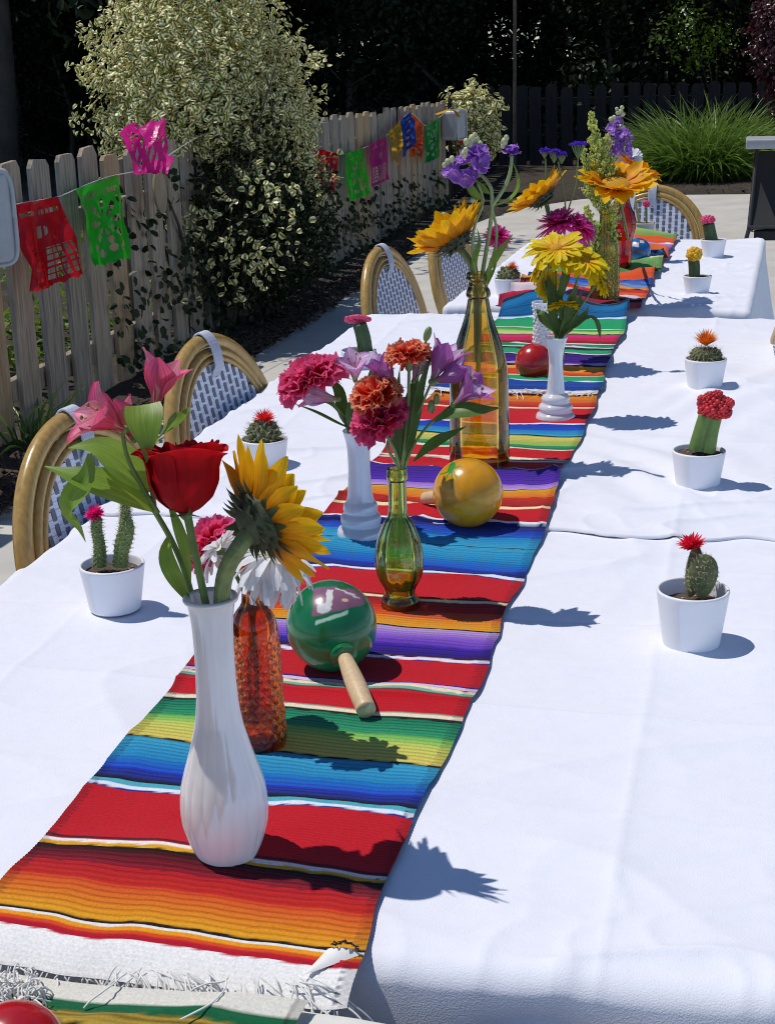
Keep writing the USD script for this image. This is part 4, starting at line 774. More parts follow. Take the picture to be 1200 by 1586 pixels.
t.part('seat_panel', MB().add(*rbox((x1 + .04, yl - .12, z2 - .10), (x1 + .60, yl + .42, z2 - .02), .01)), 'sling', smooth=40)
for dx in (.0, .6): t.part('leg', MB().add(*tube([(x1 + .03 + dx, yl + .40, z2 - .06), (x1 + .01 + dx, yl + .46, .0)], .016, 10)), 'dark_frame')
t.part('cross_bar', MB().add(*tube([(x1 - .01, yl - .15, .10), (x1 + .59, yl - .15, .10)], .012, 8)), 'dark_frame')

# ================================================================ vases, bottles, maracas, pots
mat('milk_glass', (0.80, 0.745, 0.71), 0.13, 0.02, 30.0, spec=0.5, sss=0.35)
mat('milk_glass_cool', (0.76, 0.77, 0.79), 0.13, 0.02, 30.0, spec=0.5, sss=0.35)
mat('pot_glaze', (0.78, 0.775, 0.80), 0.42, 0.02, 30.0, spec=0.4, bump=0.05, bscale=300.0)
mat('pot_inside', (0.50, 0.49, 0.45), 0.6, 0.1, 30.0)
mat('pot_pink', (0.62, 0.47, 0.46), 0.5, 0.06, 30.0)
mat('potting_soil', (0.10, 0.065, 0.040), 0.95, 0.5, 180.0, bump=0.8, bscale=350.0, bdist=0.004)
mat('pebble', (0.33, 0.26, 0.19), 0.9, 0.4, 250.0)
glassmat('glass_orange', (1.0, 0.50, 0.17), 0.72)
glassmat('glass_green', (0.90, 0.98, 0.48), 0.76)
glassmat('glass_amber', (1.0, 0.86, 0.40), 0.85)
glassmat('glass_yellowgreen', (0.93, 0.92, 0.42), 0.6, bump=0.5, bscale=110.0)
glassmat('glass_red', (0.93, 0.34, 0.22), 0.4)
mat('stem_green', (0.16, 0.24, 0.06), 0.5, 0.25, 60.0, spec=0.4)
mat('stem_pale', (0.26, 0.34, 0.13), 0.5, 0.2, 60.0, spec=0.4)

def axis_z(px, py, y): return at(px, py, y)[2] - TZ
def scale_at(px, py, y):
    p = at(px, py, y); return float((p - CAM) @ (ROT @ np.array([0, 0, 1.0]))) / F
def base_xy(px, py, z=TZ): return onz(px, py, z)
def profile(rows, pts, y):
    """rows: (half width px, y px); axis runs through the pixels pts = (x0, y0), (x1, y1)"""
    (xa, ya), (xb, yb) = pts; out = []
    for hw, py in rows:
        px = xa + (xb - xa) * (py - ya) / (yb - ya); out.append((hw * scale_at(px, py, y), axis_z(px, py, y)))
    return out
def smooth_profile(pr, n=60):
    from scipy.interpolate import PchipInterpolator
    p = np.array(pr); p = p[np.argsort(p[:, 1])]; z = np.linspace(p[0, 1], p[-1, 1], n); return np.stack([PchipInterpolator(p[:, 1], p[:, 0])(z), z], -1)
def vessel(pr, th, zb, bottom=.004):
    """closed wall: outside up, over the lip, inside down"""
    o = np.array(pr); ins = np.stack([np.maximum(o[:, 0] - th, .0015), o[:, 1]], -1); k = ins[:, 1] > zb + bottom
    ins = ins[k]; lip = np.array([[o[-1, 0] - th * .2, o[-1, 1] + th * .42], [o[-1, 0] - th * .8, o[-1, 1] + th * .42]])
    return np.vstack([[[.0008, zb]], [[o[0, 0] * .93, zb]], o, lip, ins[::-1], [[.0008, zb + bottom]]])
RZ = .006                                     # the runner's thickness under the vases

# --- fluted white vase
Y1 = 1.128; V1 = base_xy(353, 1333)
rows = [(41, 1338), (53, 1318), (61, 1297), (67, 1275), (68.5, 1255), (66.5, 1232), (60, 1206), (52, 1182), (44, 1155), (36.5, 1125), (32.5, 1090), (31, 1050), (31, 1025), (32, 985), (35, 955), (37.5, 943), (40.5, 935)]
p1 = smooth_profile([(r, z + RZ) for r, z in profile(rows, ((353, 1335), (323, 937)), Y1)], 90)
def flutes(g, z, r):
    zz = z - p1[0, 1]; h = p1[-1, 1] - p1[0, 1]; k = np.clip(zz / h, 0, 1)
    amp = np.clip((k - .02) / .08, 0, 1) * np.clip((.955 - k) / .02, 0, 1) * (.014 + .012 * np.clip((.45 - k) / .2, 0, 1))
    return r * (1 - amp * (np.abs(np.sin(g * 9)) ** .8 * -1 + 1))
t = Thing('fluted_vase', 'tall white milk glass vase with vertical flutes, nearest on the red band', 'vase', V1)
v, q = lathe(vessel(p1, .0028, p1[0, 1]), 216, at_=V1, rfun=flutes); t.part('body', MB().add(v, q), 'milk_glass')
z1 = p1[-1, 1]; t.part('rim', MB().add(*lathe(np.array([[p1[-1, 0] + .0016 * math.cos(a), z1 - .001 + .0022 * math.sin(a)] for a in np.linspace(0, 2 * PI, 14)[:-1]]), 90, at_=V1, closed=True)), 'milk_glass')
TOP1 = V1 + [0, 0, z1]

# --- quilted orange bottle
V2 = base_xy(404, 1160); Y2 = V2[1]
rows = [(33, 1166), (39, 1160), (41, 1150), (40, 1120), (39, 1060), (38, 1000), (37, 985), (34, 968), (27, 955), (20, 946), (17.5, 940), (16.5, 925), (16.5, 905), (17, 890), (19, 889), (20, 884), (19, 879)]
p2 = smooth_profile([(r, z + RZ) for r, z in profile(rows, ((404, 1160), (392, 905)), Y2)], 190)
za, zb2 = axis_z(404, 1152, Y2) + RZ, axis_z(398, 990, Y2) + RZ
def quilt(g, z, r):
    m = np.clip((z - za) / .004, 0, 1) * np.clip((zb2 - z) / .006, 0, 1); s = g * 11 ; u = z / .0088
    a = np.abs(np.sin((s + u * PI) / 2 * 1.0)) ; b = np.abs(np.sin((s - u * PI) / 2 * 1.0)); return r * (1 + m * .075 * (np.minimum(a, b) ** .8 - .45))
t = Thing('glass_bottle', 'orange glass bottle with quilted diamond pattern behind the fluted vase', 'bottle', V2)
t.part('body', MB().add(*lathe(vessel(p2, .003, p2[0, 1]), 176, at_=V2, rfun=quilt)), 'glass_orange')
TOP2 = V2 + [0, 0, p2[-1, 1]]

# --- ringed milk glass bud vases
def bud_vase(name, label, base, axis, rows, rings, mt='milk_glass_cool', hob=None):
    V = base_xy(*base); Y = V[1]; p = smooth_profile([(r, z + RZ) for r, z in profile(rows, axis, Y)], 110)
    t = Thing(name, label, 'vase', V)
    def rf(g, z, r):
        k = (z - p[0, 1]) / (p[-1, 1] - p[0, 1]); m = np.clip((k - .36) / .05, 0, 1) * np.clip((.97 - k) / .03, 0, 1); return r * (1 - .02 * m * (.5 + .5 * np.cos(g * 12)))
    t.part('body', MB().add(*lathe(vessel(p, .0025, p[0, 1]), 144, at_=V, rfun=rf)), mt)
    if hob:
        for k, (lo, hi, n) in enumerate([hob]):
            rowsz = np.linspace(lo, hi, n); b = MB()
            for i, zz in enumerate(rowsz):
                z = p[0, 1] + zz * (p[-1, 1] - p[0, 1]); r = np.interp(z, p[:, 1], p[:, 0])
                for j in range(12):
                    a = (j + .5 * (i % 2)) * 2 * PI / 12; b.add(*ball(V + [r * math.cos(a), r * math.sin(a), z], .0028, 1))
            t.part('bumps', b, mt, kind='stuff')
    return V + [0, 0, p[-1, 1]], t
rows = [(31, 846), (36.5, 840), (37.5, 832), (36, 824), (31, 819), (30, 817), (31.5, 812), (31, 805), (27, 800), (25.5, 798), (27, 794), (26, 787), (21.5, 780), (19.5, 768), (18.2, 750), (17.3, 728), (17.8, 705), (19.5, 690), (22, 680), (24, 673)]
TOP3, _ = bud_vase('bud_vase', 'white milk glass bud vase with ringed foot, holding pink carnations left of the green bottle', (560, 836), ((561, 836), (552, 673)), rows, 3)
rows = [(24, 661), (29, 656), (30.5, 651), (29, 645), (25.5, 642), (25, 640.5), (26.5, 636), (25, 631), (21.5, 628), (21, 626.5), (22, 622), (20, 617), (14.5, 613), (13, 600), (11.3, 580), (11, 565), (13, 545), (16, 533), (18, 527)]
TOP4, _ = bud_vase('bud_vase', 'white milk glass bud vase with ringed foot under the yellow daisies', (860, 655), ((861, 655), (865, 527)), rows, 3)
rows = [(22, 588), (25, 583), (25, 577), (21, 570), (17, 562), (15, 553), (13.5, 540), (12.5, 525), (11.5, 508), (11.5, 495), (13, 482), (15.5, 472)]
TOP5, _ = bud_vase('bud_vase', 'white hobnail bud vase partly hidden behind the red maraca', (838, 580), ((838, 580), (842, 475)), rows, 0, hob=(.12, .95, 17))

# --- green glass bottle
V6 = base_xy(620, 942); Y6 = V6[1]
rows = [(27, 948), (30, 943), (30, 936), (27, 931), (23.5, 926), (24.5, 918), (30, 908), (36, 895), (38.5, 880), (38.5, 868), (35, 846), (28, 826), (22, 814), (16.5, 806), (15, 798), (14.2, 780), (13.8, 757), (13.8, 752), (16, 750), (16.5, 744), (15.5, 737), (15.5, 733)]
p6 = smooth_profile([(r, z + RZ) for r, z in profile(rows, ((620, 942), (619, 733)), Y6)], 130)
def ribs6(g, z, r):
    k = (z - p6[0, 1]) / (p6[-1, 1] - p6[0, 1]); m = np.clip((k - .1) / .08, 0, 1) * np.clip((.72 - k) / .1, 0, 1); return r * (1 - .045 * m * (.5 + .5 * np.cos(g * 10)))
t = Thing('glass_bottle', 'small lime green glass bottle with ribbed belly and water inside', 'bottle', V6)
t.part('body', MB().add(*lathe(vessel(p6, .003, p6[0, 1], .008), 160, at_=V6, rfun=ribs6)), 'glass_green')
TOP6 = V6 + [0, 0, p6[-1, 1]]
# --- amber bottle
V7 = base_xy(743, 735); Y7 = V7[1]
rows = [(40, 744), (45, 738), (46.5, 730), (46.5, 690), (46, 640), (45.5, 600), (44, 575), (39.5, 552), (31.5, 525), (24.5, 505), (19, 485), (16.5, 470), (15.5, 466), (18.5, 464), (19, 460), (18, 455), (14.5, 448), (15.5, 440), (18, 437), (18.3, 432), (17.5, 429)]
p7 = smooth_profile([(r, z + RZ) for r, z in profile(rows, ((743, 735), (742, 430)), Y7)], 140)
t = Thing('glass_bottle', 'tall amber glass bottle holding a sunflower and purple stock', 'bottle', V7)
t.part('body', MB().add(*lathe(vessel(p7, .0035, p7[0, 1], .012), 120, at_=V7)), 'glass_amber')
TOP7 = V7 + [0, 0, p7[-1, 1]]
# --- hobnail yellow-green bottle on the far table
V8 = base_xy(936, 477); Y8 = V8[1]
rows = [(17, 481), (20.5, 477), (21, 470), (21, 420), (20.5, 385), (18, 370), (12, 355), (9.5, 345), (9.5, 335), (11, 333), (11, 329)]
p8 = smooth_profile([(r, z + RZ) for r, z in profile(rows, ((936, 477), (936, 333)), Y8)], 110)
t = Thing('glass_bottle', 'yellow-green glass bottle with pebbled surface at the near end of the farthest table', 'bottle', V8)
b = MB().add(*lathe(vessel(p8, .003, p8[0, 1], .008), 72, at_=V8)); t.part('body', b, 'glass_yellowgreen')
b = MB(); rr = np.interp(.06, p8[:, 1], p8[:, 0])
for i in range(22):
    for j in range(16):
        a = (j + .5 * (i % 2)) * 2 * PI / 16; z = p8[0, 1] + .008 + i * .0068
        if z < p8[-1, 1] * .62: b.add(*ball(V8 + [np.interp(z, p8[:, 1], p8[:, 0]) * math.cos(a), np.interp(z, p8[:, 1], p8[:, 0]) * math.sin(a), z], .0032, 1))
t.part('knobs', b, 'glass_yellowgreen', kind='stuff'); TOP8 = V8 + [0, 0, p8[-1, 1]]
# --- red bottle with flat facets, and a plain white vase behind it
V9 = base_xy(966, 425); Y9 = V9[1]
rows = [(8, 427), (9.5, 424), (10, 400), (11, 375), (15, 360), (16, 350), (13, 335), (8, 322), (6, 312), (6, 303), (7.5, 302), (7.5, 298)]
p9 = smooth_profile([(r * 1.15, z + RZ) for r, z in profile(rows, ((966, 425), (962, 303)), Y9)], 70)
t = Thing('glass_bottle', 'narrow red glass bottle with flat facets beside the blue maraca', 'bottle', V9)
t.part('body', MB().add(*lathe(vessel(p9, .003, p9[0, 1], .008), 12, at_=V9)), 'glass_red', smooth=20); TOP9 = V9 + [0, 0, p9[-1, 1]]
VA = base_xy(972, 408); rows = [(10, 409), (11.5, 405), (11.5, 385), (9, 365), (7, 345), (7, 325), (8.5, 310), (10, 302)]
pA = smooth_profile([(r, z + RZ) for r, z in profile(rows, ((972, 408), (968, 303)), VA[1])], 50)
t = Thing('bud_vase', 'plain white milk glass vase behind the red bottle on the farthest table', 'vase', VA)
t.part('body', MB().add(*lathe(vessel(pA, .0025, pA[0, 1]), 48, at_=VA)), 'milk_glass_cool'); TOPA = VA + [0, 0, pA[-1, 1]]

# --- maracas
colmat('lacquer', rough=0.26, bump=0.12, bscale=120.0, coat=0.4, spec=0.5, var=0.13, vscale=55.0)
mat('maple', (0.62, 0.45, 0.26), 0.42, 0.15, 1.0, stretch=(220, 220, 20), bump=0.1, bscale=2.0)
def maraca(label, c, R, hdir, hlen, paint, elong=1.06, hr=.0095, collar=None, mt='maple', fine=1):
    """c: centre of the gourd; hdir: direction of the handle; paint(local unit dirs, u, v, w) -> colours"""
    c = np.asarray(c, float); w = nrm(hdir); u, v_, _ = basis(w)
    t = Thing('maraca', label, 'maraca', c)
    pr = np.array([[max(R * math.sin(a), 1e-4) * (1 - .02 * math.cos(a)), -R * elong * math.cos(a)] for a in np.linspace(0, PI * .965, 60 * fine)])
    v, q = lathe(pr, 110 * fine, axis=w, at_=c); n = (v - c); n = n / np.linalg.norm(n, axis=1, keepdims=True)
    t.part('gourd', MB().add(v, q, c=paint(n)), 'lacquer', col=True)
    e = R * elong; k = [(hr * 1.15, e * .97), (hr * 1.5, e * .985), (hr * 1.5, e * 1.08), (hr * 1.05, e * 1.12)]
    t.part('collar', MB().add(*lathe(np.array([[hr * .5, e * .9]] + k + [[hr * .5, e * 1.12]]), 40, axis=w, at_=c)), collar or mt, smooth=40)
    L = np.linspace(0, 1, 30); pr = [(hr * (.78 + .38 * math.sin(min(x * 1.25, 1) * PI * .62) - .1 * x) * (1 if x < .95 else math.sqrt(max(1 - ((x - .95) / .05) ** 2, 0)) + .02), e * 1.1 + hlen * x) for x in L]
    hv = lathe(np.array(pr), 32, axis=w, at_=c); t.part('handle', MB().add(*hv), mt); return t
def blobs(n, base, spots):
    c = np.repeat(np.array([base], float), len(n), 0)
    for d, r, col, sharp in spots:
        d = nrm(d); m = np.clip((n @ d - math.cos(r)) / sharp, 0, 1)[:, None]; c = c * (1 - m) + np.array(col) * m
    return c
tocam = lambda c: nrm(CAM - np.asarray(c)); CR = ROT[:, 0]; CU = -ROT[:, 1]
# green: handle towards the camera, a painted purple panel with a white shape on the crown
s = scale_at(513, 968, 1.68); Rg = 65 * s; cg = base_xy(512, 1000, TZ + RZ); cg = np.array([onz(513, 969, TZ + RZ + Rg * .98)[0], onz(513, 969, TZ + RZ + Rg * .98)[1], TZ + RZ + Rg * .985])
hend = onz(569, 1104, TZ + RZ + .008); hstart = onz(530, 1020, TZ + .036)
hdg = nrm(hend - cg + [0, 0, .0])
GRN = lin('#0f6a3c')
def paint_g(n):
    f = tocam(cg); e = nrm(CR); u2 = np.cross(f, e) * -1; u2 = nrm(CU)
    x, y, z = n @ e, n @ u2, n @ f
    c = np.repeat(np.array([GRN]), len(n), 0)
    front = z > -.1
    wb = .06 * (meshkit.noise(n * 7, 3) - .5) + .03 * (meshkit.noise(n * 19, 5) - .5); x, y = x + wb, y + .8 * wb
    def dab(m, h, a=1.0):
        m = (np.clip(m, 0, 1) * (z > -.1) * a)[:, None]; c[:] = c * (1 - m) + np.array(lin(h)) * m
    S_ = lambda v: v / .02 + .5
    dab(np.minimum.reduce([S_(x + .36), S_(.74 - x), S_(y - .34 - .20 * x), S_(.88 - .3 * x ** 2 - y)]), '#85586e')
    dab(np.minimum(S_(.07 - np.abs(x + .02 - .30 * (y - .6) ** 2)), S_(.20 - np.abs(y - .62))), '#d4d2cc')
    dab(np.minimum(S_(.16 - np.hypot(x + .12, (y - .44) * 1.6)), S_(.60 - y)), '#d8dcd8', .8)
    dab(np.minimum(S_(.040 - np.abs(y - .22 - .34 * x)), S_(.34 - np.abs(x - .04))), '#a8ccb8')
    dab(np.minimum(S_(.018 - np.abs(y - .84 + .9 * (x - .1) ** 2)), S_(.26 - np.abs(x - .36))), '#d8d4d0', .8)
    dab(S_(.075 - np.hypot(x - .33, (y - .60) * 1.7)), '#d8b890')
    return c
mat('green_lacquer', GRN, 0.2, 0.05, 30.0, coat=0.5)
maraca('green maraca with pale wooden handle pointing at the camera', cg, Rg, hdg, np.linalg.norm(hend - cg) - Rg * 1.17, paint_g, hr=.0105, collar='green_lacquer', fine=3)
# yellow, handle to the left and behind
Ry = 52 * scale_at(725, 762, 2.2); cyw = onz(725, 763, TZ + RZ + Ry); YEL = lin('#d0900c')
hy = nrm(onz(655, 772, TZ + RZ + .02) - cyw)
def paint_y(n):
    f = tocam(cyw); e, u2 = nrm(CR), nrm(CU); x, y, z = n @ e, n @ u2, n @ f; c = np.repeat(np.array([YEL]), len(n), 0); fr = z > -.2
    for (x0, y0, x1, y1, w) in ((-.55, .62, -.45, .80, .075), (-.50, .62, -.80, .52, .022), (-.50, .64, -.70, .36, .02), (-.47, .62, -.36, .40, .018), (-.50, .60, -.52, .1, .02), (-.48, .66, -.28, .74, .016)):
        a = np.array([x0, y0]); b2 = np.array([x1, y1]); t = np.clip(((x - x0) * (x1 - x0) + (y - y0) * (y1 - y0)) / ((b2 - a) @ (b2 - a)), 0, 1); d = np.hypot(x - x0 - t * (x1 - x0), y - y0 - t * (y1 - y0))
        c[fr & (d < w)] = lin('#3c8c24')
    return c
maraca('yellow maraca with small green painted sprig, before the amber bottle', cyw, Ry, hy, .05, paint_y, elong=1.02, fine=2)
# red, half behind the bud vase
Rr = 29.5 * scale_at(826, 562, 3.05); crd = onz(826, 560, TZ + RZ + Rr)
maraca('red maraca half hidden behind the bud vase of yellow daisies', crd, Rr, nrm([.2, 1, .12]), .09, lambda n: blobs(n, lin('#a81410'), [(nrm([-.6, -.5, .55]), .16, lin('#d86a30'), .02)]), elong=1.0)
# blue on the far table
Rb = 19.5 * scale_at(988, 387, 4.9); cb = onz(988, 388, TZ + .02 + Rb)
def paint_b(n):
    e, u2 = nrm(CR), nrm(CU); x, y = n @ e, n @ u2; c = np.repeat(np.array([lin('#12609c')]), len(n), 0)
    m = (x > -.6) & (x < -.1) & (np.abs(y - .35 + .3 * (x + .3)) < .2); c[m] = lin('#d8d4d8'); m = (x > 0) & (x < .35) & (y > .45) & (y < .7); c[m] = lin('#d0c0b0'); m = (y < -.1) & (y > -.35) & (x < .3); c[m] = lin('#5c4c74'); return c
maraca('blue maraca with white painted patches on the farthest table', cb, Rb, nrm([-.3, 1, -.05]), .09, paint_b, elong=1.0)
# red with yellow stripes at the bottom left corner
Ro = .034; co = onz(22, 1628, TZ + Ro + .008)
def paint_o(n):
    e, u2 = nrm(CR), nrm(CU); x, y = n @ e, n @ u2; c = np.repeat(np.array([lin('#a8141a')]), len(n), 0)
    m = (np.abs(y - .72 + .5 * (x + .2) ** 2) < .05) | (np.abs(y - .5 + .4 * (x + .1) ** 2) < .035); c[m] = lin('#d8c07c'); m = np.abs(y - .30 + .3 * x) < .1; c[m] = lin('#18682c'); return c
maraca('red maraca with yellow painted lines in the bottom left corner', co, Ro, nrm([-.9, -.4, 0]), .09, paint_o)

# --- cactus pots
mat('cactus_green', (0.13, 0.19, 0.045), 0.6, 0.3, 120.0, bump=0.3, bscale=300.0)
mat('cactus_dark', (0.045, 0.085, 0.026), 0.55, 0.3, 90.0, bump=0.2, bscale=200.0)
mat('cactus_olive', (0.115, 0.13, 0.050), 0.7, 0.35, 150.0, bump=0.5, bscale=350.0)
mat('cactus_graft', (0.12, 0.21, 0.045), 0.5, 0.25, 60.0)
mat('spine', (0.62, 0.55, 0.36), 0.6, 0.2, 100.0)
mat('spine_dark', (0.33, 0.27, 0.16), 0.6, 0.3, 100.0)
petal('bloom_pink', [(0, lin('#e0a8b0')), (.3, lin('#d81c78')), (1, lin('#e0207c'))], .3, nstreak=3)
petal('bloom_red', [(0, lin('#e89070')), (.25, lin('#d82028')), (1, lin('#e03028'))], .3, nstreak=3)
petal('bloom_crimson', [(0, lin('#e08080')), (.25, lin('#c81434')), (1, lin('#d82440'))], .3, nstreak=3)
petal('bloom_orange', [(0, lin('#e0a040')), (.3, lin('#e05a14')), (1, lin('#ec7a20'))], .3, nstreak=3)
mat('moon_red', lin('#c4242c'), 0.5, 0.25, 150.0, sss=.2)
mat('moon_pink', lin('#d83a68'), 0.5, 0.25, 150.0, sss=.2)
mat('moon_yellow', lin('#e0a814'), 0.5, 0.2, 150.0, sss=.2)
def spiky_bloom(c, axis, R, n, width, rng, spread=1.25):
    u, v, w = basis(axis); b = MB()
    for k in range(n):
        a = k * 2.39996; th = spread * math.sqrt((k + .5) / n); d = w * math.cos(th) + (u * math.cos(a) + v * math.sin(a)) * math.sin(th)
        L = R * rng.uniform(.8, 1.1); P = arc(c, d, -w + .3 * d, L, .35 * rng.uniform(0, 1), 5); b.add(*blade(P, width * np.array([.5, .9, 1, .8, .08]), w, .5, 3))
    return b
def spines(P, N, L, n_each, rng, r=.00035):
    b = MB()
    for p, n in zip(P, N):
        for k in range(n_each):
            d = nrm(nrm(n) + rng.normal(0, .55, 3)); l = L * rng.uniform(.5, 1.2); b.add(*tube([p, p + d * l * .5, p + d * l], [r, r * .7, r * .1], 4, False))
    return b
def potted(label, base, top, hw_top, hw_bot, mt='pot_glaze', soil=.012):
    """base, top: pixels of the centres of the pot's foot and rim"""
    V = base_xy(base[0], base[1], TZ + .003); Y = V[1]; s = scale_at(base[0], (base[1] + top[1]) / 2, Y); H_ = axis_z(top[0], top[1], Y) - .003; ro, rb = hw_top * s, hw_bot * s
    t = Thing('potted_cactus', label, 'cactus', V); th = .0042 if ro > .03 else .003
    pr = [(.0005, 0), (rb * .93, 0), (rb * .985, .0015), (rb, .004)] + [(rb + (ro - rb) * k, .004 + (H_ - .006) * k) for k in np.linspace(.08, .98, 12)] + [(ro - .0003, H_ - .0012), (ro - th * .5, H_), (ro - th + .0003, H_ - .0012), (ro - th, H_ - .004)] + [(rb + (ro - rb) * k - th, .004 + (H_ - .006) * k) for k in (.8, .5, .2)] + [(.0005, .010)]
    t.part('pot', MB().add(*lathe(np.array(pr), 72, at_=V)), mt)
    zs = H_ - soil; rs = rb + (ro - rb) * zs / H_ - th; rg = np.random.default_rng(int(base[0]))
    rr = np.linspace(.001, rs, 9); v, q = lathe(np.array([(r, zs) for r in rr]), 40, at_=V); v[:, 2] += .003 * (meshkit.noise(v * 160, 3) - .5)
    t.part('soil', MB().add(v, q), 'potting_soil')
    b = MB()
    for k in range(26):
        a, r = rg.uniform(0, 2 * PI), rs * math.sqrt(rg.uniform(0, .85)); b.add(*ball(V + [r * math.cos(a), r * math.sin(a), zs + .0008], rg.uniform(.0012, .0026), 1, (1, .8, .6)))
    t.part('pebbles', b, 'pebble', kind='stuff')
    return t, V, V + [0, 0, zs], s, rs
def column(P, r, ribs, amp, n=40, mt=None):
    """a ribbed cactus stem along the path P"""
    P = spline(P, n); t, a, b = frames(P); g = np.arange(48) * 2 * PI / 48; k = np.linspace(0, 1, n)
    rr = np.interp(k, np.linspace(0, 1, len(r)), r) * np.where(k > .93, np.sqrt(np.clip(1 - ((k - .93) / .07) ** 2, 0, 1)), 1)
    R_ = rr[:, None] * (1 + amp * np.abs(np.cos(g * ribs / 2))[None, :] * 2 - amp); v = P[:, None] + (R_ * np.cos(g))[..., None] * a[:, None] + (R_ * np.sin(g))[..., None] * b[:, None]
    i, j = np.meshgrid(np.arange(n - 1), np.arange(48), indexing='ij'); j2 = (j + 1) % 48
    q = np.stack([i * 48 + j, i * 48 + j2, (i + 1) * 48 + j2, (i + 1) * 48 + j], -1).reshape(-1, 4); return v.reshape(-1, 3), q, P, a, b, rr
def pimples(c, R, n, r, rng, sc=(1, 1, .85)):
    b = MB()
    for k in range(n):
        z = 1 - 2 * (k + .5) / n; a = k * 2.39996; d = np.array([math.sqrt(1 - z * z) * math.cos(a), math.sqrt(1 - z * z) * math.sin(a), z]) * sc; b.add(*ball(c + d * R * rng.uniform(.93, 1.10), r * rng.uniform(.65, 1.25), 1))
    return b
def globe(t, S, R, lift, rng, mt='cactus_olive', dots=90, sp='spine'):
    c = S + [0, 0, lift]; t.part('cactus_body', MB().add(*ball(c, R * .95, 3, (1, 1, .92))), mt)
    t.part('tubercles', pimples(c, R * .94, dots, R * .17, rng, (1, 1, .92)), mt, kind='stuff')
    k = np.arange(dots); z = 1 - 2 * (k + .5) / dots; a = k * 2.39996; N = np.stack([np.sqrt(1 - z * z) * np.cos(a), np.sqrt(1 - z * z) * np.sin(a), z * .92], -1); N = N[z > -.5]
    t.part('spines', spines(c + N * R * 1.08, N, R * .42, 5, rng), sp, kind='stuff'); return c

rng = np.random.default_rng(5)
# left, nearest: two jointed stems and a pink bloom
t, V, S, s, rs = potted('white pot with two slim jointed cactus stems, magenta bloom on one', (179, 942), (177, 872), 50.5, 40)
for pts, r in (((154, 876, 0), (153, 838, 0), (149, 815, 0), (152, 800, 0)), (.0082, .0078, .0070, .0066, .0062)), (((186, 876, 0), (191, 840, 0), (196, 815, 0), (193, 800, 0)), (.0095, .0092, .0105, .0098, .0070)), (((193, 806, 0), (194, 790, 0), (193, 776, 0)), (.0050, .0055, .0052, .0042)):
    P = [at(x, y, V[1] - .004) for x, y, _ in pts]; v, q, Pc, a, b, rr = column(P, r, 8, .06)
    t.part('stem', MB().add(v, q), 'cactus_green')
    pts2, nn = [], []
    for i in range(1, 39, 2):
        for j in range(8):
            g = (j + .5 * (i // 2 % 2)) * 2 * PI / 8; d = a[i] * math.cos(g) + b[i] * math.sin(g); pts2.append(Pc[i] + d * rr[i] * 1.0); nn.append(d)
    bb = MB()
    for p in pts2: bb.add(*ball(p, .0013, 1))
    t.part('tubercles', bb, 'cactus_green', kind='stuff'); t.part('spines', spines(np.array(pts2), np.array(nn), .006, 2, rng), 'spine', kind='stuff')
t.part('bloom', spiky_bloom(at(148, 799, V[1] - .004), (-.1, -.2, 1), .0165, 60, .0022, rng, 1.5), 'bloom_pink', uv=True)
# left, second: round spiny body, red bloom
t, V, S, s, rs = potted('white pot with round spiny cactus and scarlet brush bloom, left of the bud vase', (411, 725), (410, 678), 37, 31, soil=.006)
c = globe(t, S, 24 * s, .012, rng); t.part('bloom', spiky_bloom(c + [0.003, 0, 20 * s], (.05, -.1, 1), 22 * s, 110, .0012, rng, 1.25), 'bloom_red', uv=True)
# left, third: dark column with pink crest
t, V, S, s, rs = potted('white pot with dark green column cactus and pink crest behind the pink carnations', (556, 574), (556, 541), 28, 24, soil=.006)
v, q, *_ = column([at(566, 545, V[1]), at(562, 520, V[1]), at(556, 500, V[1])], (10.5 * s, 10.5 * s, 10 * s), 4, .10); t.part('stem', MB().add(v, q), 'cactus_dark')
b = MB()
for k in range(70):
    a = k * 2.4; r = math.sqrt(k / 70); b.add(*ball(at(553 + 19 * r * math.cos(a), 495 - 6 * (1 - r) + 4 * r * math.sin(a), V[1] + .008 * math.sin(a)), 3.4 * s * rng.uniform(.7, 1.2), 1))
t.part('crest', b, 'moon_pink')
# left, fourth: on the farthest table
t, V, S, s, rs = potted('white pot with grey-green globe cactus and orange bloom, right of the amber bottle neck', (785, 459), (783, 430), 20, 15.5, soil=.004)
c = globe(t, S + [0.004, 0, 0], 16 * s, .008, rng, dots=60, sp='spine_dark'); t.part('bloom', spiky_bloom(c + [.012, 0, 14 * s], (.1, 0, 1), 11 * s, 90, .0012, rng, 1.7), 'bloom_orange', uv=True)
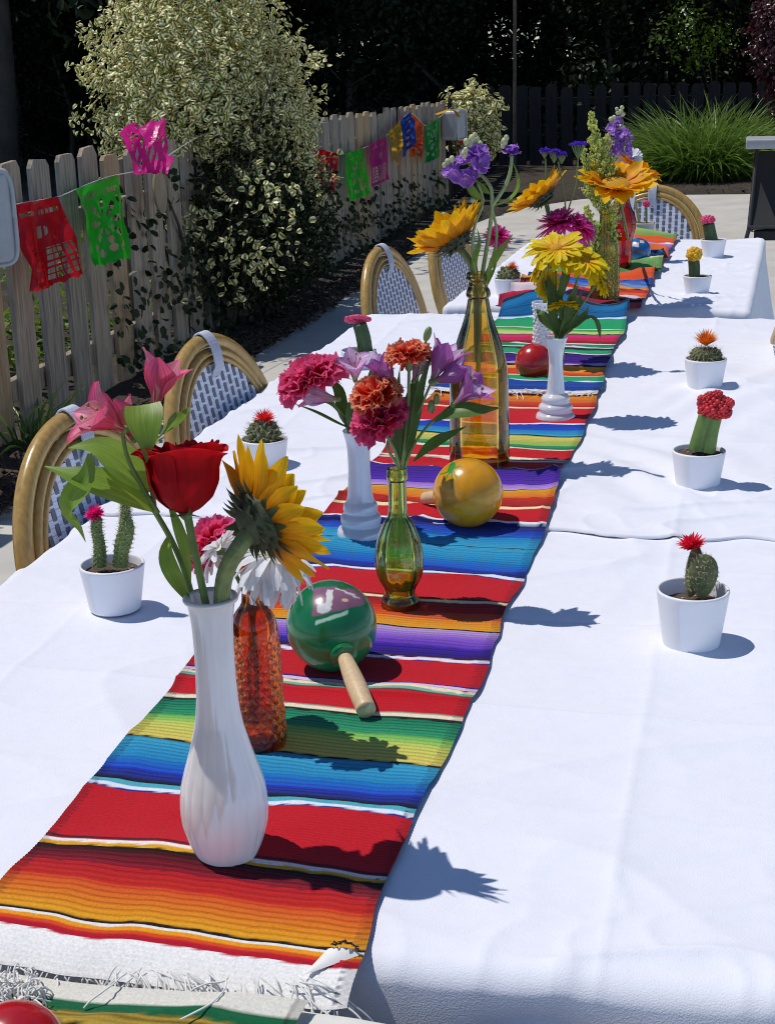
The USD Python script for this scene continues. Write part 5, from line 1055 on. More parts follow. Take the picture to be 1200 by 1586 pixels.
# right, nearest: two flat pads
t, V, S, s, rs = potted('white pot nearest on the right with two flat cactus pads and crimson bloom', (1070, 998), (1071, 911), 56, 44, soil=.020)
def pad(c, axis_up, nml, h, w, th):
    u = nrm(axis_up); n = nrm(np.asarray(nml) - u * (np.asarray(nml) @ u)); sd = np.cross(u, n); m = trimesh.creation.icosphere(4, 1.0); x, y, z = m.vertices.T
    wd = w * (1 - .22 * np.clip(-z, -1, 1) - .06 * z ** 2); th_ = th * (1 - .25 * z); v = np.asarray(c) + np.outer(x * wd, sd) + np.outer(y * th_ * (1 + .12 * np.sin(x * 5)), n) + np.outer(z * h, u); v += .0006 * (meshkit.noise(v * 400, 2) - .5)[:, None] * 2 * n; return v, m.faces, u, n, sd
for (x, y), up_, nml, h, w, th in (((1089, 893), (.02, .05, 1), (.25, -1, .1), 34 * s * 1.05, 22 * s, 9 * s), ((1074, 885), (.10, .25, 1), (-.75, -.55, .1), 40 * s * 1.02, 17 * s, 8 * s)):
    c = at(x, y, V[1] + (-.004 if x > 1080 else .012)); v, f, u, n, sd = pad(c, up_, nml, h, w, th); t.part('cactus_pad', MB().add(v, f), 'cactus_olive')
    P, N = [], []
    for i in range(-4, 5):
        for j in range(-3, 4):
            x_, z_ = j * .30 + .15 * (i % 2), i * .24
            if x_ ** 2 + z_ ** 2 < .85:
                for sg in (1, -1): P.append(c + sd * x_ * w + u * z_ * h + n * sg * th * .8 * math.sqrt(1 - x_ ** 2 - z_ ** 2)); N.append(n * sg)
    for a in np.linspace(-2.2, 2.2, 22):
        P.append(c + sd * math.sin(a) * w * .97 + u * math.cos(a) * h * .97); N.append(sd * math.sin(a) + u * math.cos(a))
    t.part('spines', spines(np.array(P), np.array(N), .0045, 4, rng, .0003), 'spine', kind='stuff')
t.part('bloom', spiky_bloom(at(1071, 851, V[1] + .012), (-.15, -.1, 1), 28 * s, 70, .0021, rng, 1.2), 'bloom_crimson', uv=True)
# right, second: leaning graft with red cluster
t, V, S, s, rs = potted('white pot with leaning three-sided cactus and knobbly red head', (1080, 754), (1080, 696), 41, 33, soil=.008)
v, q, *_ = column([at(1087, 696, V[1]), at(1094, 665, V[1]), at(1101, 640, V[1])], (19 * s, 17 * s, 16 * s), 3, .17); t.part('stem', MB().add(v, q), 'cactus_graft')
hc = at(1107, 630, V[1])
t.part('head', pimples(hc, 19.5 * s, 130, 4.3 * s, rng, (1.15, 1, .9)).add(*ball(hc, 19 * s, 2)), 'moon_red')
for dx, dy, r in ((-20, -12, 6), (18, 10, 8), (4, -19, 7), (22, -6, 7), (-8, -16, 7)):
    c = at(1107 + dx, 630 + dy, V[1] - .006); t.part('head', pimples(c, r * s * .9, 30, 2.7 * s, rng).add(*ball(c, r * s * .8, 1)), 'moon_red')
# right, third: spiny cluster, orange bloom
t, V, S, s, rs = potted('white pot with wispy spiny cactus cluster and orange bloom, second table', (1091, 602), (1091, 554), 32.5, 26, soil=.003)
for dx, dy in ((-11, 0), (11, 0), (0, -3), (2, 6), (-6, 5)):
    c = S + [dx * s, -dy * s, .007]; t.part('cactus_body', MB().add(*ball(c, 12.5 * s, 2, (1, 1, 1.05))), 'cactus_olive'); k = np.arange(40); z = 1 - 1.6 * (k + .5) / 40; a = k * 2.4; N = np.stack([np.sqrt(1 - z * z) * np.cos(a), np.sqrt(1 - z * z) * np.sin(a), z], -1)
    bb = MB()
    for n in N: bb.add(*ball(c + n * 12 * s, 2.6 * s, 1))
    t.part('tubercles', bb, 'cactus_olive', kind='stuff'); t.part('spines', spines(c + N * 13 * s, N, 11 * s, 3, rng, .0003), 'spine', kind='stuff')
t.part('bloom', spiky_bloom(at(1093, 536, V[1]), (0, -.1, 1), 27 * s, 110, .0014, rng, .95), 'bloom_orange', uv=True)
# right, far table
t, V, S, s, rs = potted('white pot with dark stem and bright yellow cactus head on the farthest table', (1079, 457), (1079, 426), 22, 17.5, soil=.004)
v, q, *_ = column([at(1075, 430, V[1]), at(1075, 415, V[1]), at(1074, 402, V[1])], (7.5 * s, 8 * s, 8 * s), 4, .1); t.part('stem', MB().add(v, q), 'cactus_dark')
c = at(1075, 394, V[1]); t.part('head', pimples(c, 8.5 * s, 44, 3.4 * s, rng, (1.1, 1, 1)).add(*ball(c, 8.5 * s, 2)), 'moon_yellow')
t, V, S, s, rs = potted('white pot with dark stem and pink cactus head, before the rattan head chair', (1104, 398), (1104, 370), 19.5, 15.5, soil=.004)
v, q, *_ = column([at(1102, 373, V[1]), at(1099, 358, V[1]), at(1097, 345, V[1])], (9 * s, 8.5 * s, 8 * s), 4, .1); t.part('stem', MB().add(v, q), 'cactus_dark')
c = at(1096, 340, V[1]); t.part('head', pimples(c, 7 * s, 40, 3.0 * s, rng, (1.25, 1, .75)).add(*ball(c, 7 * s, 2, (1.2, 1, .7))), 'moon_pink')
# pink pot by the far end
t, V, S, s, rs = potted('blush pink pot with two thin stalks and a round pink bud, beside the blue maraca', (996, 366), (997, 344), 17.5, 15, mt='pot_pink', soil=.004)
mat('straw_stalk', (0.42, 0.30, 0.10), 0.6, 0.2, 90.0)
t.part('stem', MB().add(*tube([at(990, 345, V[1]), at(986, 325, V[1]), at(983, 308, V[1])], [2.2 * s, 2 * s, 1.8 * s], 8)), 'straw_stalk')
t.part('stem', MB().add(*tube([at(1001, 345, V[1]), at(1001, 330, V[1]), at(1001, 318, V[1])], [1.6 * s, 1.5 * s, 1.4 * s], 8)), 'cactus_green')
c = at(1001, 315, V[1]); t.part('bloom', pimples(c, 4.6 * s, 30, 1.9 * s, rng).add(*ball(c, 4.6 * s, 2)), 'moon_pink')

# ================================================================ flowers
petal('sun_petal', [(0, lin('#c87408')), (.35, lin('#e39408')), (1, lin('#eda80f'))], .38, rough=.55, streak=.22, nstreak=10)
petal('sun_petal_warm', [(0, lin('#b8500c')), (.3, lin('#d87410')), (1, lin('#e88c10'))], .38, rough=.55, streak=.2, nstreak=10)
petal('daisy_yellow', [(0, lin('#cc920c')), (.4, lin('#d8b00e')), (1, lin('#e0bc14'))], .35, streak=.2, nstreak=8)
petal('mum_white', [(0, lin('#d0c8a8')), (.3, lin('#e4ddd4')), (1, lin('#ece8e6'))], .4, streak=.1, nstreak=8)
petal('mum_magenta', [(0, lin('#7c1048')), (.4, lin('#b41c6c')), (1, lin('#cc4890'))], .4, streak=.3, nstreak=8, gain=1.9)
petal('carnation_pink', [(0, lin('#c41a38')), (.6, lin('#d42046')), (1, lin('#e45078'))], .42, streak=.25, nstreak=20, gain=1.8)
petal('carnation_coral', [(0, lin('#c82c20')), (.6, lin('#d03420')), (.9, lin('#dc5038')), (1, lin('#e89474'))], .42, streak=.3, nstreak=20, gain=1.8)
petal('rose_petal', [(0, lin('#a80a18')), (.6, lin('#a40612')), (.93, lin('#b20a18')), (1, lin('#c81828'))], .2, rough=.65, streak=.2, nstreak=14, spec=.2, gain=1.25)
petal('lily_pink', [(0, lin('#b8686c')), (.3, lin('#d0506c')), (.7, lin('#d85a80')), (1, lin('#d84c78'))], .4, rough=.4, streak=.35, nstreak=16)
petal('lily_pale', [(0, lin('#e0a878')), (.35, lin('#e09490')), (.7, lin('#dc8c9c')), (1, lin('#d86888'))], .4, rough=.4, streak=.45, nstreak=18)
petal('lily_purple', [(0, lin('#8c8058')), (.25, lin('#a05c90')), (.7, lin('#a860a0')), (1, lin('#9c4c98'))], .4, rough=.4, streak=.35, nstreak=14)
petal('lily_lilac', [(0, lin('#c8b890')), (.35, lin('#d0a0c4')), (.75, lin('#d8b4d0')), (1, lin('#c090bc'))], .4, rough=.4, streak=.4, nstreak=16)
petal('stock_petal', [(0, lin('#c8b0cc')), (.35, lin('#9a68bc')), (.8, lin('#8c54b4')), (1, lin('#b490cc'))], .35, streak=.3, nstreak=10)
petal('statice_petal', [(0, lin('#5030a0')), (1, lin('#6a38c4'))], .3, streak=.2)
petal('leaf_fresh', [(0, lin('#7c9638')), (.5, lin('#708e32')), (1, lin('#688430'))], .46, rough=.38, streak=.3, nstreak=26, spec=.5)
petal('leaf_mid', [(0, lin('#4c6c2c')), (1, lin('#44602a'))], .35, rough=.42, streak=.3, nstreak=22, spec=.5)
petal('leaf_grey', [(0, lin('#56703c')), (1, lin('#4c6438'))], .3, rough=.6, streak=.3, nstreak=12)
petal('bract_dark', [(0, lin('#3c4426')), (.6, lin('#38462a')), (1, lin('#4c6030'))], .15, rough=.6, streak=.3, nstreak=14)
mat('sun_disc', (0.045, 0.028, 0.014), 0.9, 0.5, 300.0, bump=1.0, bscale=600.0, bdist=.004, color2=(.09, .06, .015))
mat('calyx', (0.13, 0.19, 0.06), 0.5, 0.2, 80.0)
mat('calyx_dark', (0.06, 0.07, 0.035), 0.7, 0.35, 120.0, bump=.5, bscale=250.0)
mat('hairy_stem', (0.17, 0.21, 0.07), 0.6, 0.25, 120.0, bump=.4, bscale=500.0)
mat('disc_yellow', lin('#c89010'), 0.8, 0.3, 400.0, bump=.8, bscale=700.0)
mat('bud_cream', (0.48, 0.50, 0.26), 0.5, 0.2, 100.0)
mat('bud_green', (0.20, 0.26, 0.08), 0.5, 0.2, 100.0)
mat('anther', (0.30, 0.20, 0.06), 0.6, 0.3, 200.0)
mat('filler_green', (.56, .57, .10), 0.7, 0.35, 160.0, sss=0.1)
mat('filler_dark', (.32, .40, .08), 0.7, 0.35, 160.0)

CV = lambda p: -nrm(np.asarray(p) - CAM)             # towards the camera
def dirpx(p, dx, dy, dz=0.0):
    """a direction: dx right, dy up as the camera sees it, dz towards the camera"""
    return nrm(ROT[:, 0] * dx - ROT[:, 1] * dy - ROT[:, 2] * dz)
def stem(t, pts, r0, r1, mt='stem_green', n=24, name='stem', sides=10):
    P = spline(pts, n); return t.part(name, MB().add(*tube(P, np.linspace(r0, r1, n), sides)), mt)
LEAFW = np.array([.18, .55, .85, 1.0, .97, .82, .55, .25, .03])
def leaf(t, pts, w, nml, mt='leaf_fresh', cup=.35, wave=0.0, seed=0, twist=0.0, name='leaf', nv=7, shape=LEAFW, thick=0):
    P = spline(pts, 16); W = np.interp(np.linspace(0, 1, 16), np.linspace(0, 1, len(shape)), shape) * w
    v, q, uv = blade(P, W, nml, cup, nv, wave, seed, twist); return t.part(name, MB().add(v, q, uv=uv), mt, uv=True)
PETW = np.array([.35, .75, 1.0, .98, .8, .5, .06])
def petal_mesh(base, d, nml, L, w, bend, cup=.3, shape=PETW, n=10, nv=5, wave=0, seed=0, twist=0):
    P = arc(base, d, nml, L, bend, n); W = np.interp(np.linspace(0, 1, n), np.linspace(0, 1, len(shape)), shape) * w
    return blade(P, W, np.asarray(nml), cup, nv, wave, seed, twist)
def sunflower(t, c, axis, Rd, L, w, n, rng, open_=.25, mt='sun_petal', back=True, droop=.25, rows=2, gap=None, disc='sun_disc'):
    """c: centre of the disc, axis: the way the flower faces; each ray petal is a part"""
    u, v, a = basis(axis); c = np.asarray(c, float)
    pr = np.array([(Rd * math.cos(k), Rd * .32 * math.sin(k)) for k in np.linspace(0, PI / 2, 14)]); pr[-1, 0] = 1e-4
    dv, dq = lathe(pr, 40, axis=a, at_=c); dv = dv + a * (meshkit.noise(dv * 900, 3) - .4)[:, None] * .0016
    t.part('disc', MB().add(dv, dq), disc)
    pr = np.array([(1e-4, -Rd * .62), (Rd * .35, -Rd * .60), (Rd * .75, -Rd * .42), (Rd * 1.0, -Rd * .12), (Rd * 1.0, .0)]); t.part('calyx', MB().add(*lathe(pr, 36, axis=a, at_=c)), 'calyx_dark')
    for r in range(rows):
        for k in range(n):
            g = (k + .5 * r + rng.uniform(-.25, .25)) * 2 * PI / n; rd = u * math.cos(g) + v * math.sin(g)
            el = open_ + .22 * r + rng.normal(0, .10); d = rd * math.cos(el) + a * math.sin(el); l = L * rng.uniform(.8, 1.08) * (1 - .08 * r)
            m = petal_mesh(c + rd * Rd * .93 - a * Rd * (.10 - .1 * r), d, a, l, w * rng.uniform(.8, 1.12), -droop * rng.uniform(-.2, 1.6), .32 * rng.uniform(.3, 1.3), twist=rng.normal(0, .22), wave=.08, seed=k)
            t.part('petal', MB().add(m[0], m[1], uv=m[2]), mt, uv=True)
    if back:
        for r in range(3):
            for k in range(17):
                g = (k + r / 3) * 2 * PI / 17 + rng.normal(0, .08); rd = u * math.cos(g) + v * math.sin(g); el = -.15 + .2 * r * -1 + rng.normal(0, .15)
                d = rd * math.cos(el) + a * math.sin(el)
                m = petal_mesh(c + rd * Rd * (.95 - .2 * r) - a * Rd * (.1 + .18 * r), d, a, Rd * rng.uniform(.35, .72), Rd * .15, rng.uniform(.2, 1.0), .25, shape=np.array([1, .9, .7, .4, .05]), n=7, nv=3)
                t.part('bract', MB().add(m[0], m[1], uv=m[2]), 'bract_dark', uv=True)
def daisy(t, c, axis, R, rows, rng, mt, w, rd=.22, disc='disc_yellow', open0=.12, dopen=.28, droop=.35, green=True, one=False):
    u, v, a = basis(axis); c = np.asarray(c, float); Rd = R * rd
    pr = np.array([(Rd * math.cos(k), Rd * .5 * math.sin(k)) for k in np.linspace(0, PI / 2, 8)]); pr[-1, 0] = 1e-4
    t.part('disc', MB().add(*lathe(pr, 24, axis=a, at_=c)), disc)
    allb = MB()
    for r, n in enumerate(rows):
        for k in range(n):
            g = (k + .5 * r + rng.uniform(-.2, .2)) * 2 * PI / n; e = u * math.cos(g) + v * math.sin(g); el = open0 + dopen * r + rng.normal(0, .08)
            L = R * (1 - rd * .7) * (1 - .12 * r) * rng.uniform(.88, 1.05)
            m = petal_mesh(c + e * Rd * .7, e * math.cos(el) + a * math.sin(el), a, L, w * rng.uniform(.85, 1.1), -droop * rng.uniform(.3, 1.5), .35, shape=np.array([.5, .8, 1, 1, .85, .45]), n=7, nv=3, twist=rng.normal(0, .15))
            if one: allb.add(m[0], m[1], uv=m[2])
            else: t.part('petal', MB().add(m[0], m[1], uv=m[2]), mt, uv=True)
    if one: t.part('petals', allb, mt, uv=True, kind='stuff')
    if green:
        pr = np.array([(1e-4, -Rd * 1.0), (Rd * .5, -Rd * .9), (Rd * 1.0, -Rd * .4), (Rd * 1.25, .0)]); t.part('calyx', MB().add(*lathe(pr, 24, axis=a, at_=c)), 'calyx')
def carnation(t, c, axis, R, rng, mt, n=46, flat=.75, calyx=True):
    """ruffled head: fans of frilled petals packed in a dome"""
    u, v, a = basis(axis); c = np.asarray(c, float); b = MB(); base = c - a * R * .35
    for k in range(n):
        th = 1.45 * math.sqrt((k + .5) / n); g = k * 2.39996 + rng.normal(0, .2); e = u * math.cos(g) + v * math.sin(g)
        d = a * math.cos(th) * flat + e * math.sin(th); L = R * np.linalg.norm(d) * rng.uniform(.98, 1.18) + R * .2 * math.cos(th); d = nrm(d)
        sd = nrm(np.cross(a, d) if abs(a @ d) < .97 else np.cross(e, d)); roll = rng.normal(0, .5); nn = np.cross(d, sd); sd = sd * math.cos(roll) + nn * math.sin(roll); nn = np.cross(d, sd)
        s_, w_ = np.linspace(0, 1, 8), np.linspace(-1, 1, 15); S_, W_ = np.meshgrid(s_, w_, indexing='ij')
        half = R * (.10 + .46 * S_ ** 1.2); fr = S_ ** 3; ph = rng.uniform(0, 6.28)
        off = R * (.10 * fr * np.sin(W_ * 7 + ph) + .05 * fr * np.sin(W_ * 17 + 2 * ph)); Lx = L * (S_ + fr * (.05 * np.sin(W_ * 23 + ph) - .16 * W_ ** 2)); cv = R * (-.10 - .15 * math.sin(th)) * S_ ** 2 * (1 if rng.uniform() < .8 else -1)
        P = base + Lx[..., None] * d + (half * W_)[..., None] * sd + (off + cv)[..., None] * nn
        vv, q = grid(P); uv = np.stack([(W_ + 1) / 2, S_], -1).reshape(-1, 2); b.add(vv, q, uv=uv)
    t.part('petals', b, mt, uv=True, kind='stuff')
    if calyx:
        pr = np.array([(R * .10, -R * .95), (R * .17, -R * .85), (R * .24, -R * .55), (R * .27, -R * .25), (R * .22, -R * .1)]); t.part('calyx', MB().add(*lathe(pr, 24, axis=a, at_=c)), 'calyx')
    return c - a * R * .9
def lily(t, c, axis, L, rng, spread=.75, mo='lily_pink', mi='lily_pale', w=.30, tube_=.25, roll=0.0, nout=3):
    """alstroemeria: six petals of two kinds round a funnel, with stamens; c is the throat's base"""
    u, v, a = basis(axis); c = np.asarray(c, float)
    for k in range(6):
        g = roll + k * PI / 3 + rng.normal(0, .07); e = u * math.cos(g) + v * math.sin(g); outer = k % 2 == 0; sp = spread * (1.1 if outer else .8) * rng.uniform(.85, 1.15)
        P = arc(c + e * L * .05, a * math.cos(.16) + e * math.sin(.16), e, L * rng.uniform(.92, 1.06), sp, 12)
        sh = np.array([.22, .30, .45, .75, 1.0, .98, .75, .42, .06]) if outer else np.array([.15, .2, .3, .5, .72, .78, .62, .34, .04]); W = np.interp(np.linspace(0, 1, 12), np.linspace(0, 1, len(sh)), sh) * L * w
        m = blade(P, W, -e * .9 + a * .3, .42, 7, wave=.10, seed=k + 3 * roll); t.part('petal', MB().add(m[0], m[1], uv=m[2]), mo if outer else mi, uv=True)
    for k in range(5):
        e = u * math.cos(k * 1.26 + .4) + v * math.sin(k * 1.26 + .4); P = arc(c, a + .12 * e, e, L * rng.uniform(.6, .8), .35, 7); t.part('stamen', MB().add(*tube(P, np.linspace(L * .012, L * .009, 7), 5)).add(*ball(P[-1], L * .032, 1, (1, 1, 1.5))), 'anther')
    t.part('ovary', MB().add(*ball(c - a * L * .02, L * .075, 2)), 'bud_green')
def rose(t, c, axis, R, H_, rng, mt='rose_petal'):
    """c: centre of the underside; petals wrapped in a spiral, each with one edge outside its neighbour, lips rolled outwards"""
    u, v, a = basis(axis); c = np.asarray(c, float)
    layers = [(3, 1.0, .95, .34, 2.35, .15), (4, .93, 1.0, .22, 2.0, .55), (4, .78, 1.02, .12, 1.9, .2), (4, .58, 1.03, .03, 2.0, .8), (3, .38, 1.02, -.03, 2.4, .1), (3, .2, 1.0, -.06, 2.8, .5)]
    for li, (n, rr, hh, lip, span, off) in enumerate(layers):
        for k in range(n):
            g0 = (k + off) * 2 * PI / n + rng.normal(0, .12); s_, w_ = np.linspace(0, 1, 22), np.linspace(-1, 1, 21); S_, W_ = np.meshgrid(s_, w_, indexing='ij'); lk = lip * rng.uniform(.5, 1.5)
            prof = R * rr * np.interp(S_, [0, .06, .22, .45, .68, .84, .93, 1.0], [.16, .46, .80, .98, 1.0, 1.0 + .25 * lk, 1.0 + .75 * lk, 1.0 + 1.25 * lk])
            prof = prof * (1 + .13 * W_ * S_ ** .5) + R * .03 * S_ ** 3 * np.sin(W_ * 3.0 + k * 2.3 + li) + R * .10 * np.clip(np.abs(W_) - .72, 0, 1) * S_ * (lip > .1)
            g = g0 + W_ * span / 2 * np.interp(S_, [0, .25, .6, .85, .95, 1], [.9, 1, 1, .95, .86, .62])
            top = S_ - .09 * S_ ** 6 * W_ ** 2 - lk * .75 * np.clip(S_ - .86, 0, 1) + .012 * S_ ** 4 * np.sin(W_ * 3.5 + k); z = H_ * hh * rng.uniform(.93, 1.04) * top
            P = c + (prof * np.cos(g))[..., None] * u + (prof * np.sin(g))[..., None] * v + z[..., None] * a; vv, q = grid(P); t.part('petal', MB().add(vv, q, uv=np.stack([(W_ + 1) / 2, S_], -1).reshape(-1, 2)), mt, uv=True)
    pr = np.array([(R * .07, -H_ * .10), (R * .16, -H_ * .06), (R * .2, -.0), (R * .12, H_ * .04)]); t.part('hip', MB().add(*lathe(pr, 24, axis=a, at_=c)), 'calyx')
    for k in range(5):
        g = k * 2 * PI / 5 + .5; e = u * math.cos(g) + v * math.sin(g); m = petal_mesh(c + e * R * .1, e * .9 + a * (.5 if k % 2 else -.15), -a, R * rng.uniform(.75, 1.0), R * .13, rng.uniform(-.9, .5), .3, shape=np.array([.9, 1, .75, .45, .2, .03]), n=9, nv=3); t.part('sepal', MB().add(m[0], m[1], uv=m[2]), 'leaf_mid', uv=True)
def floret(t, c, axis, R, rng, mt='stock_petal', n=4, layers=2):
    u, v, a = basis(axis); b = MB()
    for l in range(layers):
        for k in range(n):
            g = (k + .5 * l) * 2 * PI / n + rng.normal(0, .2); e = u * math.cos(g) + v * math.sin(g); el = .15 + .5 * l
            m = petal_mesh(np.asarray(c) + a * R * .1 * l, e * math.cos(el) + a * math.sin(el), a, R * rng.uniform(.85, 1.1), R * .55, rng.uniform(-.9, .3), .25, shape=np.array([.3, .7, 1, 1.05, .8]), n=7, nv=7, wave=.22, seed=k + l * 5 + rng.uniform(0, 9)); b.add(m[0], m[1], uv=m[2])
    t.part('floret', b, mt, uv=True)
rng = np.random.default_rng(21)

# ---- in the fluted vase
yv = V1[1]
A = lambda x, y, d=0.0: at(x, y, yv + d)
t = Thing('rose', 'dark red rose in half-open bud, in the fluted vase', 'rose', TOP1, group=None)
s = scale_at(285, 740, yv)
rose(t, A(288, 795, -.005), dirpx(0, -.05, 1, .06), 54 * s, 110 * s, rng)
stem(t, [A(290, 797, -.005), A(305, 870, 0), A(319, 938, .004), A(330, 1000, .004)], .0036, .0032)
leaf(t, [A(262, 782, -.01), A(276, 812, -.018), A(288, 850, -.018), A(296, 905, -.01)], .006, dirpx(0, -.5, 0, 1), 'leaf_fresh')
t = Thing('alstroemeria', 'stem of coral pink alstroemeria with long twisting leaves, leaning left of the red rose', 'flower', TOP1)
stem(t, [A(305, 1000, .01), A(299, 935, .01), A(262, 830, .012), A(232, 780, .012)], .0030, .0024)
stem(t, [A(245, 795, .012), A(215, 745, .01), A(195, 700, .006), A(190, 668, .0)], .0022, .0017)
stem(t, [A(240, 790, .014), A(234, 735, .018), A(236, 690, .02), A(238, 640, .022)], .0022, .0017)
s = scale_at(200, 640, yv)
lily(t, A(192, 664, -.002), dirpx(0, -.8, .45, .45), 86 * s, rng, 1.05, 'lily_pink', 'lily_pale', .37, roll=.3)
lily(t, A(207, 680, .012), dirpx(0, -.42, .85, .0), 74 * s, rng, .45, 'lily_pink', 'lily_pale', .30, roll=.9)
lily(t, A(240, 632, .02), dirpx(0, .22, .95, .05), 92 * s, rng, .55, 'lily_pink', 'lily_pale', .29, roll=.1)
for pts, w, nm, cup, tw, mtl in (
    ([(238, 790, .01), (195, 765, -.002), (130, 742, -.012), (69, 722, -.008)], .0185, dirpx(0, .3, .75, .8), .2, .1, 'leaf_fresh'),
    ([(232, 762, .014), (190, 718, .018), (150, 692, .02), (106, 694, .012)], .0190, dirpx(0, .3, .7, .8), .15, .1, 'leaf_fresh'),
    ([(140, 702, -.012), (136, 745, -.02), (108, 785, -.016), (122, 812, -.006), (133, 840, .0)], .0130, dirpx(0, -.4, .2, .9), .4, .3, 'leaf_fresh'),
        ([(240, 690, .02), (258, 668, .012), (280, 650, .008), (294, 630, .012)], .0175, dirpx(0, -.2, .8, .5), .3, .2, 'leaf_fresh'),
    ([(262, 830, .012), (258, 855, .0), (276, 900, -.004), (300, 945, .004)], .0085, dirpx(0, -.3, .2, 1), .3, .3, 'leaf_fresh')):
    leaf(t, [A(*p) for p in pts], w, nm, mtl, cup, twist=tw)
leaf(t, [A(221, 627, .004), A(224, 650, -.006), A(227, 684, -.014), A(227, 717, -.016)], .0165, dirpx(0, .1, .15, 1), 'leaf_fresh', .12, shape=np.array([.9, 1, .95, .82, .62, .38, .18, .03]), twist=.15)
t = Thing('sunflower', 'sunflower seen from behind with dark green back, leaning right out of the fluted vase', 'sunflower', TOP1)
s = scale_at(390, 815, yv); c = A(402, 806, .012)
sunflower(t, c, dirpx(0, .66, .42, -.42), 51 * s, 90 * s, 20 * s, 20, rng, open_=.42, droop=-.05)
stem(t, [A(338, 1010, -.004), A(343, 935, -.004), A(352, 880, -.008), A(372, 845, -.006), A(388, 822, .004)], .0066, .0078, 'hairy_stem', sides=14)

# ---- in the orange bottle
yv = V2[1]; s = scale_at(420, 900, yv)
t = Thing('chrysanthemum', 'white chrysanthemum with drooping petals, in the orange bottle', 'flower', TOP2)
daisy(t, A(424, 862, .0), dirpx(0, .10, .97, .05), 92 * s, (24, 22, 16), rng, 'mum_white', 9.5 * s, rd=.14, open0=-.75, dopen=.42, droop=1.0)
stem(t, [A(398, 1120), A(393, 1000), A(394, 905), A(422, 868)], .0026, .0024)
t = Thing('chrysanthemum', 'white chrysanthemum half hidden behind the sunflower head, left of the orange bottle', 'flower', TOP2)
daisy(t, A(340, 850, .02), dirpx(0, -.55, .6, -.1), 62 * s, (20, 16), rng, 'mum_white', 8 * s, rd=.16, open0=-.1, dopen=.4, droop=.5)
stem(t, [A(392, 1120, .004), A(388, 1000, .004), A(388, 905, .004), A(345, 856, .018)], .0024, .0022)
t = Thing('carnation', 'bright pink carnation half hidden behind the red rose stems', 'carnation', TOP2)
b = carnation(t, A(318, 838, .045), dirpx(0, -.75, .6, .1), 46 * s, rng, 'carnation_pink', 40)
stem(t, [b, A(370, 900, .03), A(390, 960, .006), A(396, 1110, .003)], .0022, .0026)

# ---- in the ringed bud vase on the left
yv = V3[1] if False else TOP3[1]; s = scale_at(520, 590, yv)
t = Thing('carnation', 'deep pink carnation leaning far left of the ringed bud vase', 'carnation', TOP3)
b = carnation(t, A(478, 578, .0), dirpx(0, -.42, .88, .1), 50 * s, rng, 'carnation_pink', 60, flat=.62)
stem(t, [b, A(512, 625), A(538, 662), A(552, 720)], .0024, .0028)
t = Thing('alstroemeria', 'stem of pale lilac alstroemeria and leaves in the ringed bud vase', 'flower', TOP3)
stem(t, [A(555, 730), A(550, 672), A(548, 640, .004), A(548, 600, .008)], .0026, .002)
stem(t, [A(548, 660), A(530, 640), A(515, 622, -.006), A(508, 612, -.008)], .002, .0016)
lily(t, A(550, 588, .004), dirpx(0, -.08, .85, .55), 52 * s, rng, 1.1, 'lily_lilac', 'lily_lilac', .34, roll=.5)
lily(t, A(522, 618, -.01), dirpx(0, -.95, .12, .15), 62 * s, rng, .35, 'lily_lilac', 'lily_pale', .26, roll=.2)
lily(t, A(572, 590, .012), dirpx(0, .5, .85, .0), 52 * s, rng, .5, 'lily_lilac', 'lily_lilac', .28, roll=.2)
for pts, w, nm in (([(545, 665, 0), (520, 655, -.01), (490, 640, -.016), (446, 622, -.01)], .0075, dirpx(0, .3, .9, .4)), ([(548, 668, 0), (535, 640, .004), (525, 605, .006), (500, 582, .012)], .011, dirpx(0, -.5, .5, .6)), ([(556, 672, -.006), (545, 655, -.016), (542, 630, -.018), (550, 606, -.016)], .009, dirpx(0, .3, .2, 1)), ([(552, 665, 0), (565, 620, .0), (572, 585, .004), (578, 555, .004)], .008, dirpx(0, .4, .2, 1))):
    leaf(t, [A(*p) for p in pts], w, nm, 'leaf_mid', .35, twist=.2)

# ---- in the lime green bottle
yv = TOP6[1]; s = scale_at(620, 620, yv)
t = Thing('carnation', 'coral carnation highest in the lime green bottle, pale edged', 'carnation', TOP6)
b = carnation(t, A(632, 542, .004), dirpx(0, -.05, .98, .15), 34 * s, rng, 'carnation_coral', 48, flat=.55)
stem(t, [b, A(631, 640), A(622, 735), A(622, 850)], .0020, .0024, 'stem_pale')
t = Thing('carnation', 'coral carnation low over the bud vase rim, facing left', 'carnation', TOP6)
b = carnation(t, A(580, 606, -.012), dirpx(0, -.35, .85, .4), 36 * s, rng, 'carnation_coral', 52, flat=.8)
stem(t, [b, A(590, 640, -.008), A(612, 700, -.004), A(619, 735), A(616, 840)], .0020, .0024, 'stem_pale')
t = Thing('carnation', 'large deep pink carnation directly beneath the coral one', 'carnation', TOP6)
b = carnation(t, A(583, 642, -.004), dirpx(0, -.5, .55, .35), 44 * s, rng, 'carnation_pink', 56, flat=.8)
stem(t, [b, A(600, 690), A(616, 722), A(620, 740), A(612, 830)], .0020, .0024, 'stem_pale')
t = Thing('alstroemeria', 'purple alstroemeria spray with broad leaves and closed buds, leaning right from the lime bottle', 'flower', TOP6)
stem(t, [A(628, 840), A(622, 735), A(640, 660), A(668, 592)], .0022, .0017)
stem(t, [A(626, 840), A(624, 735), A(662, 660), A(700, 628)], .0022, .0017)
stem(t, [A(624, 850), A(618, 735), A(612, 640), A(608, 600)], .0022, .0017)
stem(t, [A(622, 850), A(621, 735), A(640, 640), A(655, 545), A(660, 528)], .0018, .0012)
lily(t, A(669, 590, 0), dirpx(0, .42, .88, .05), 72 * s, rng, .55, 'lily_purple', 'lily_lilac', .26, roll=.3)
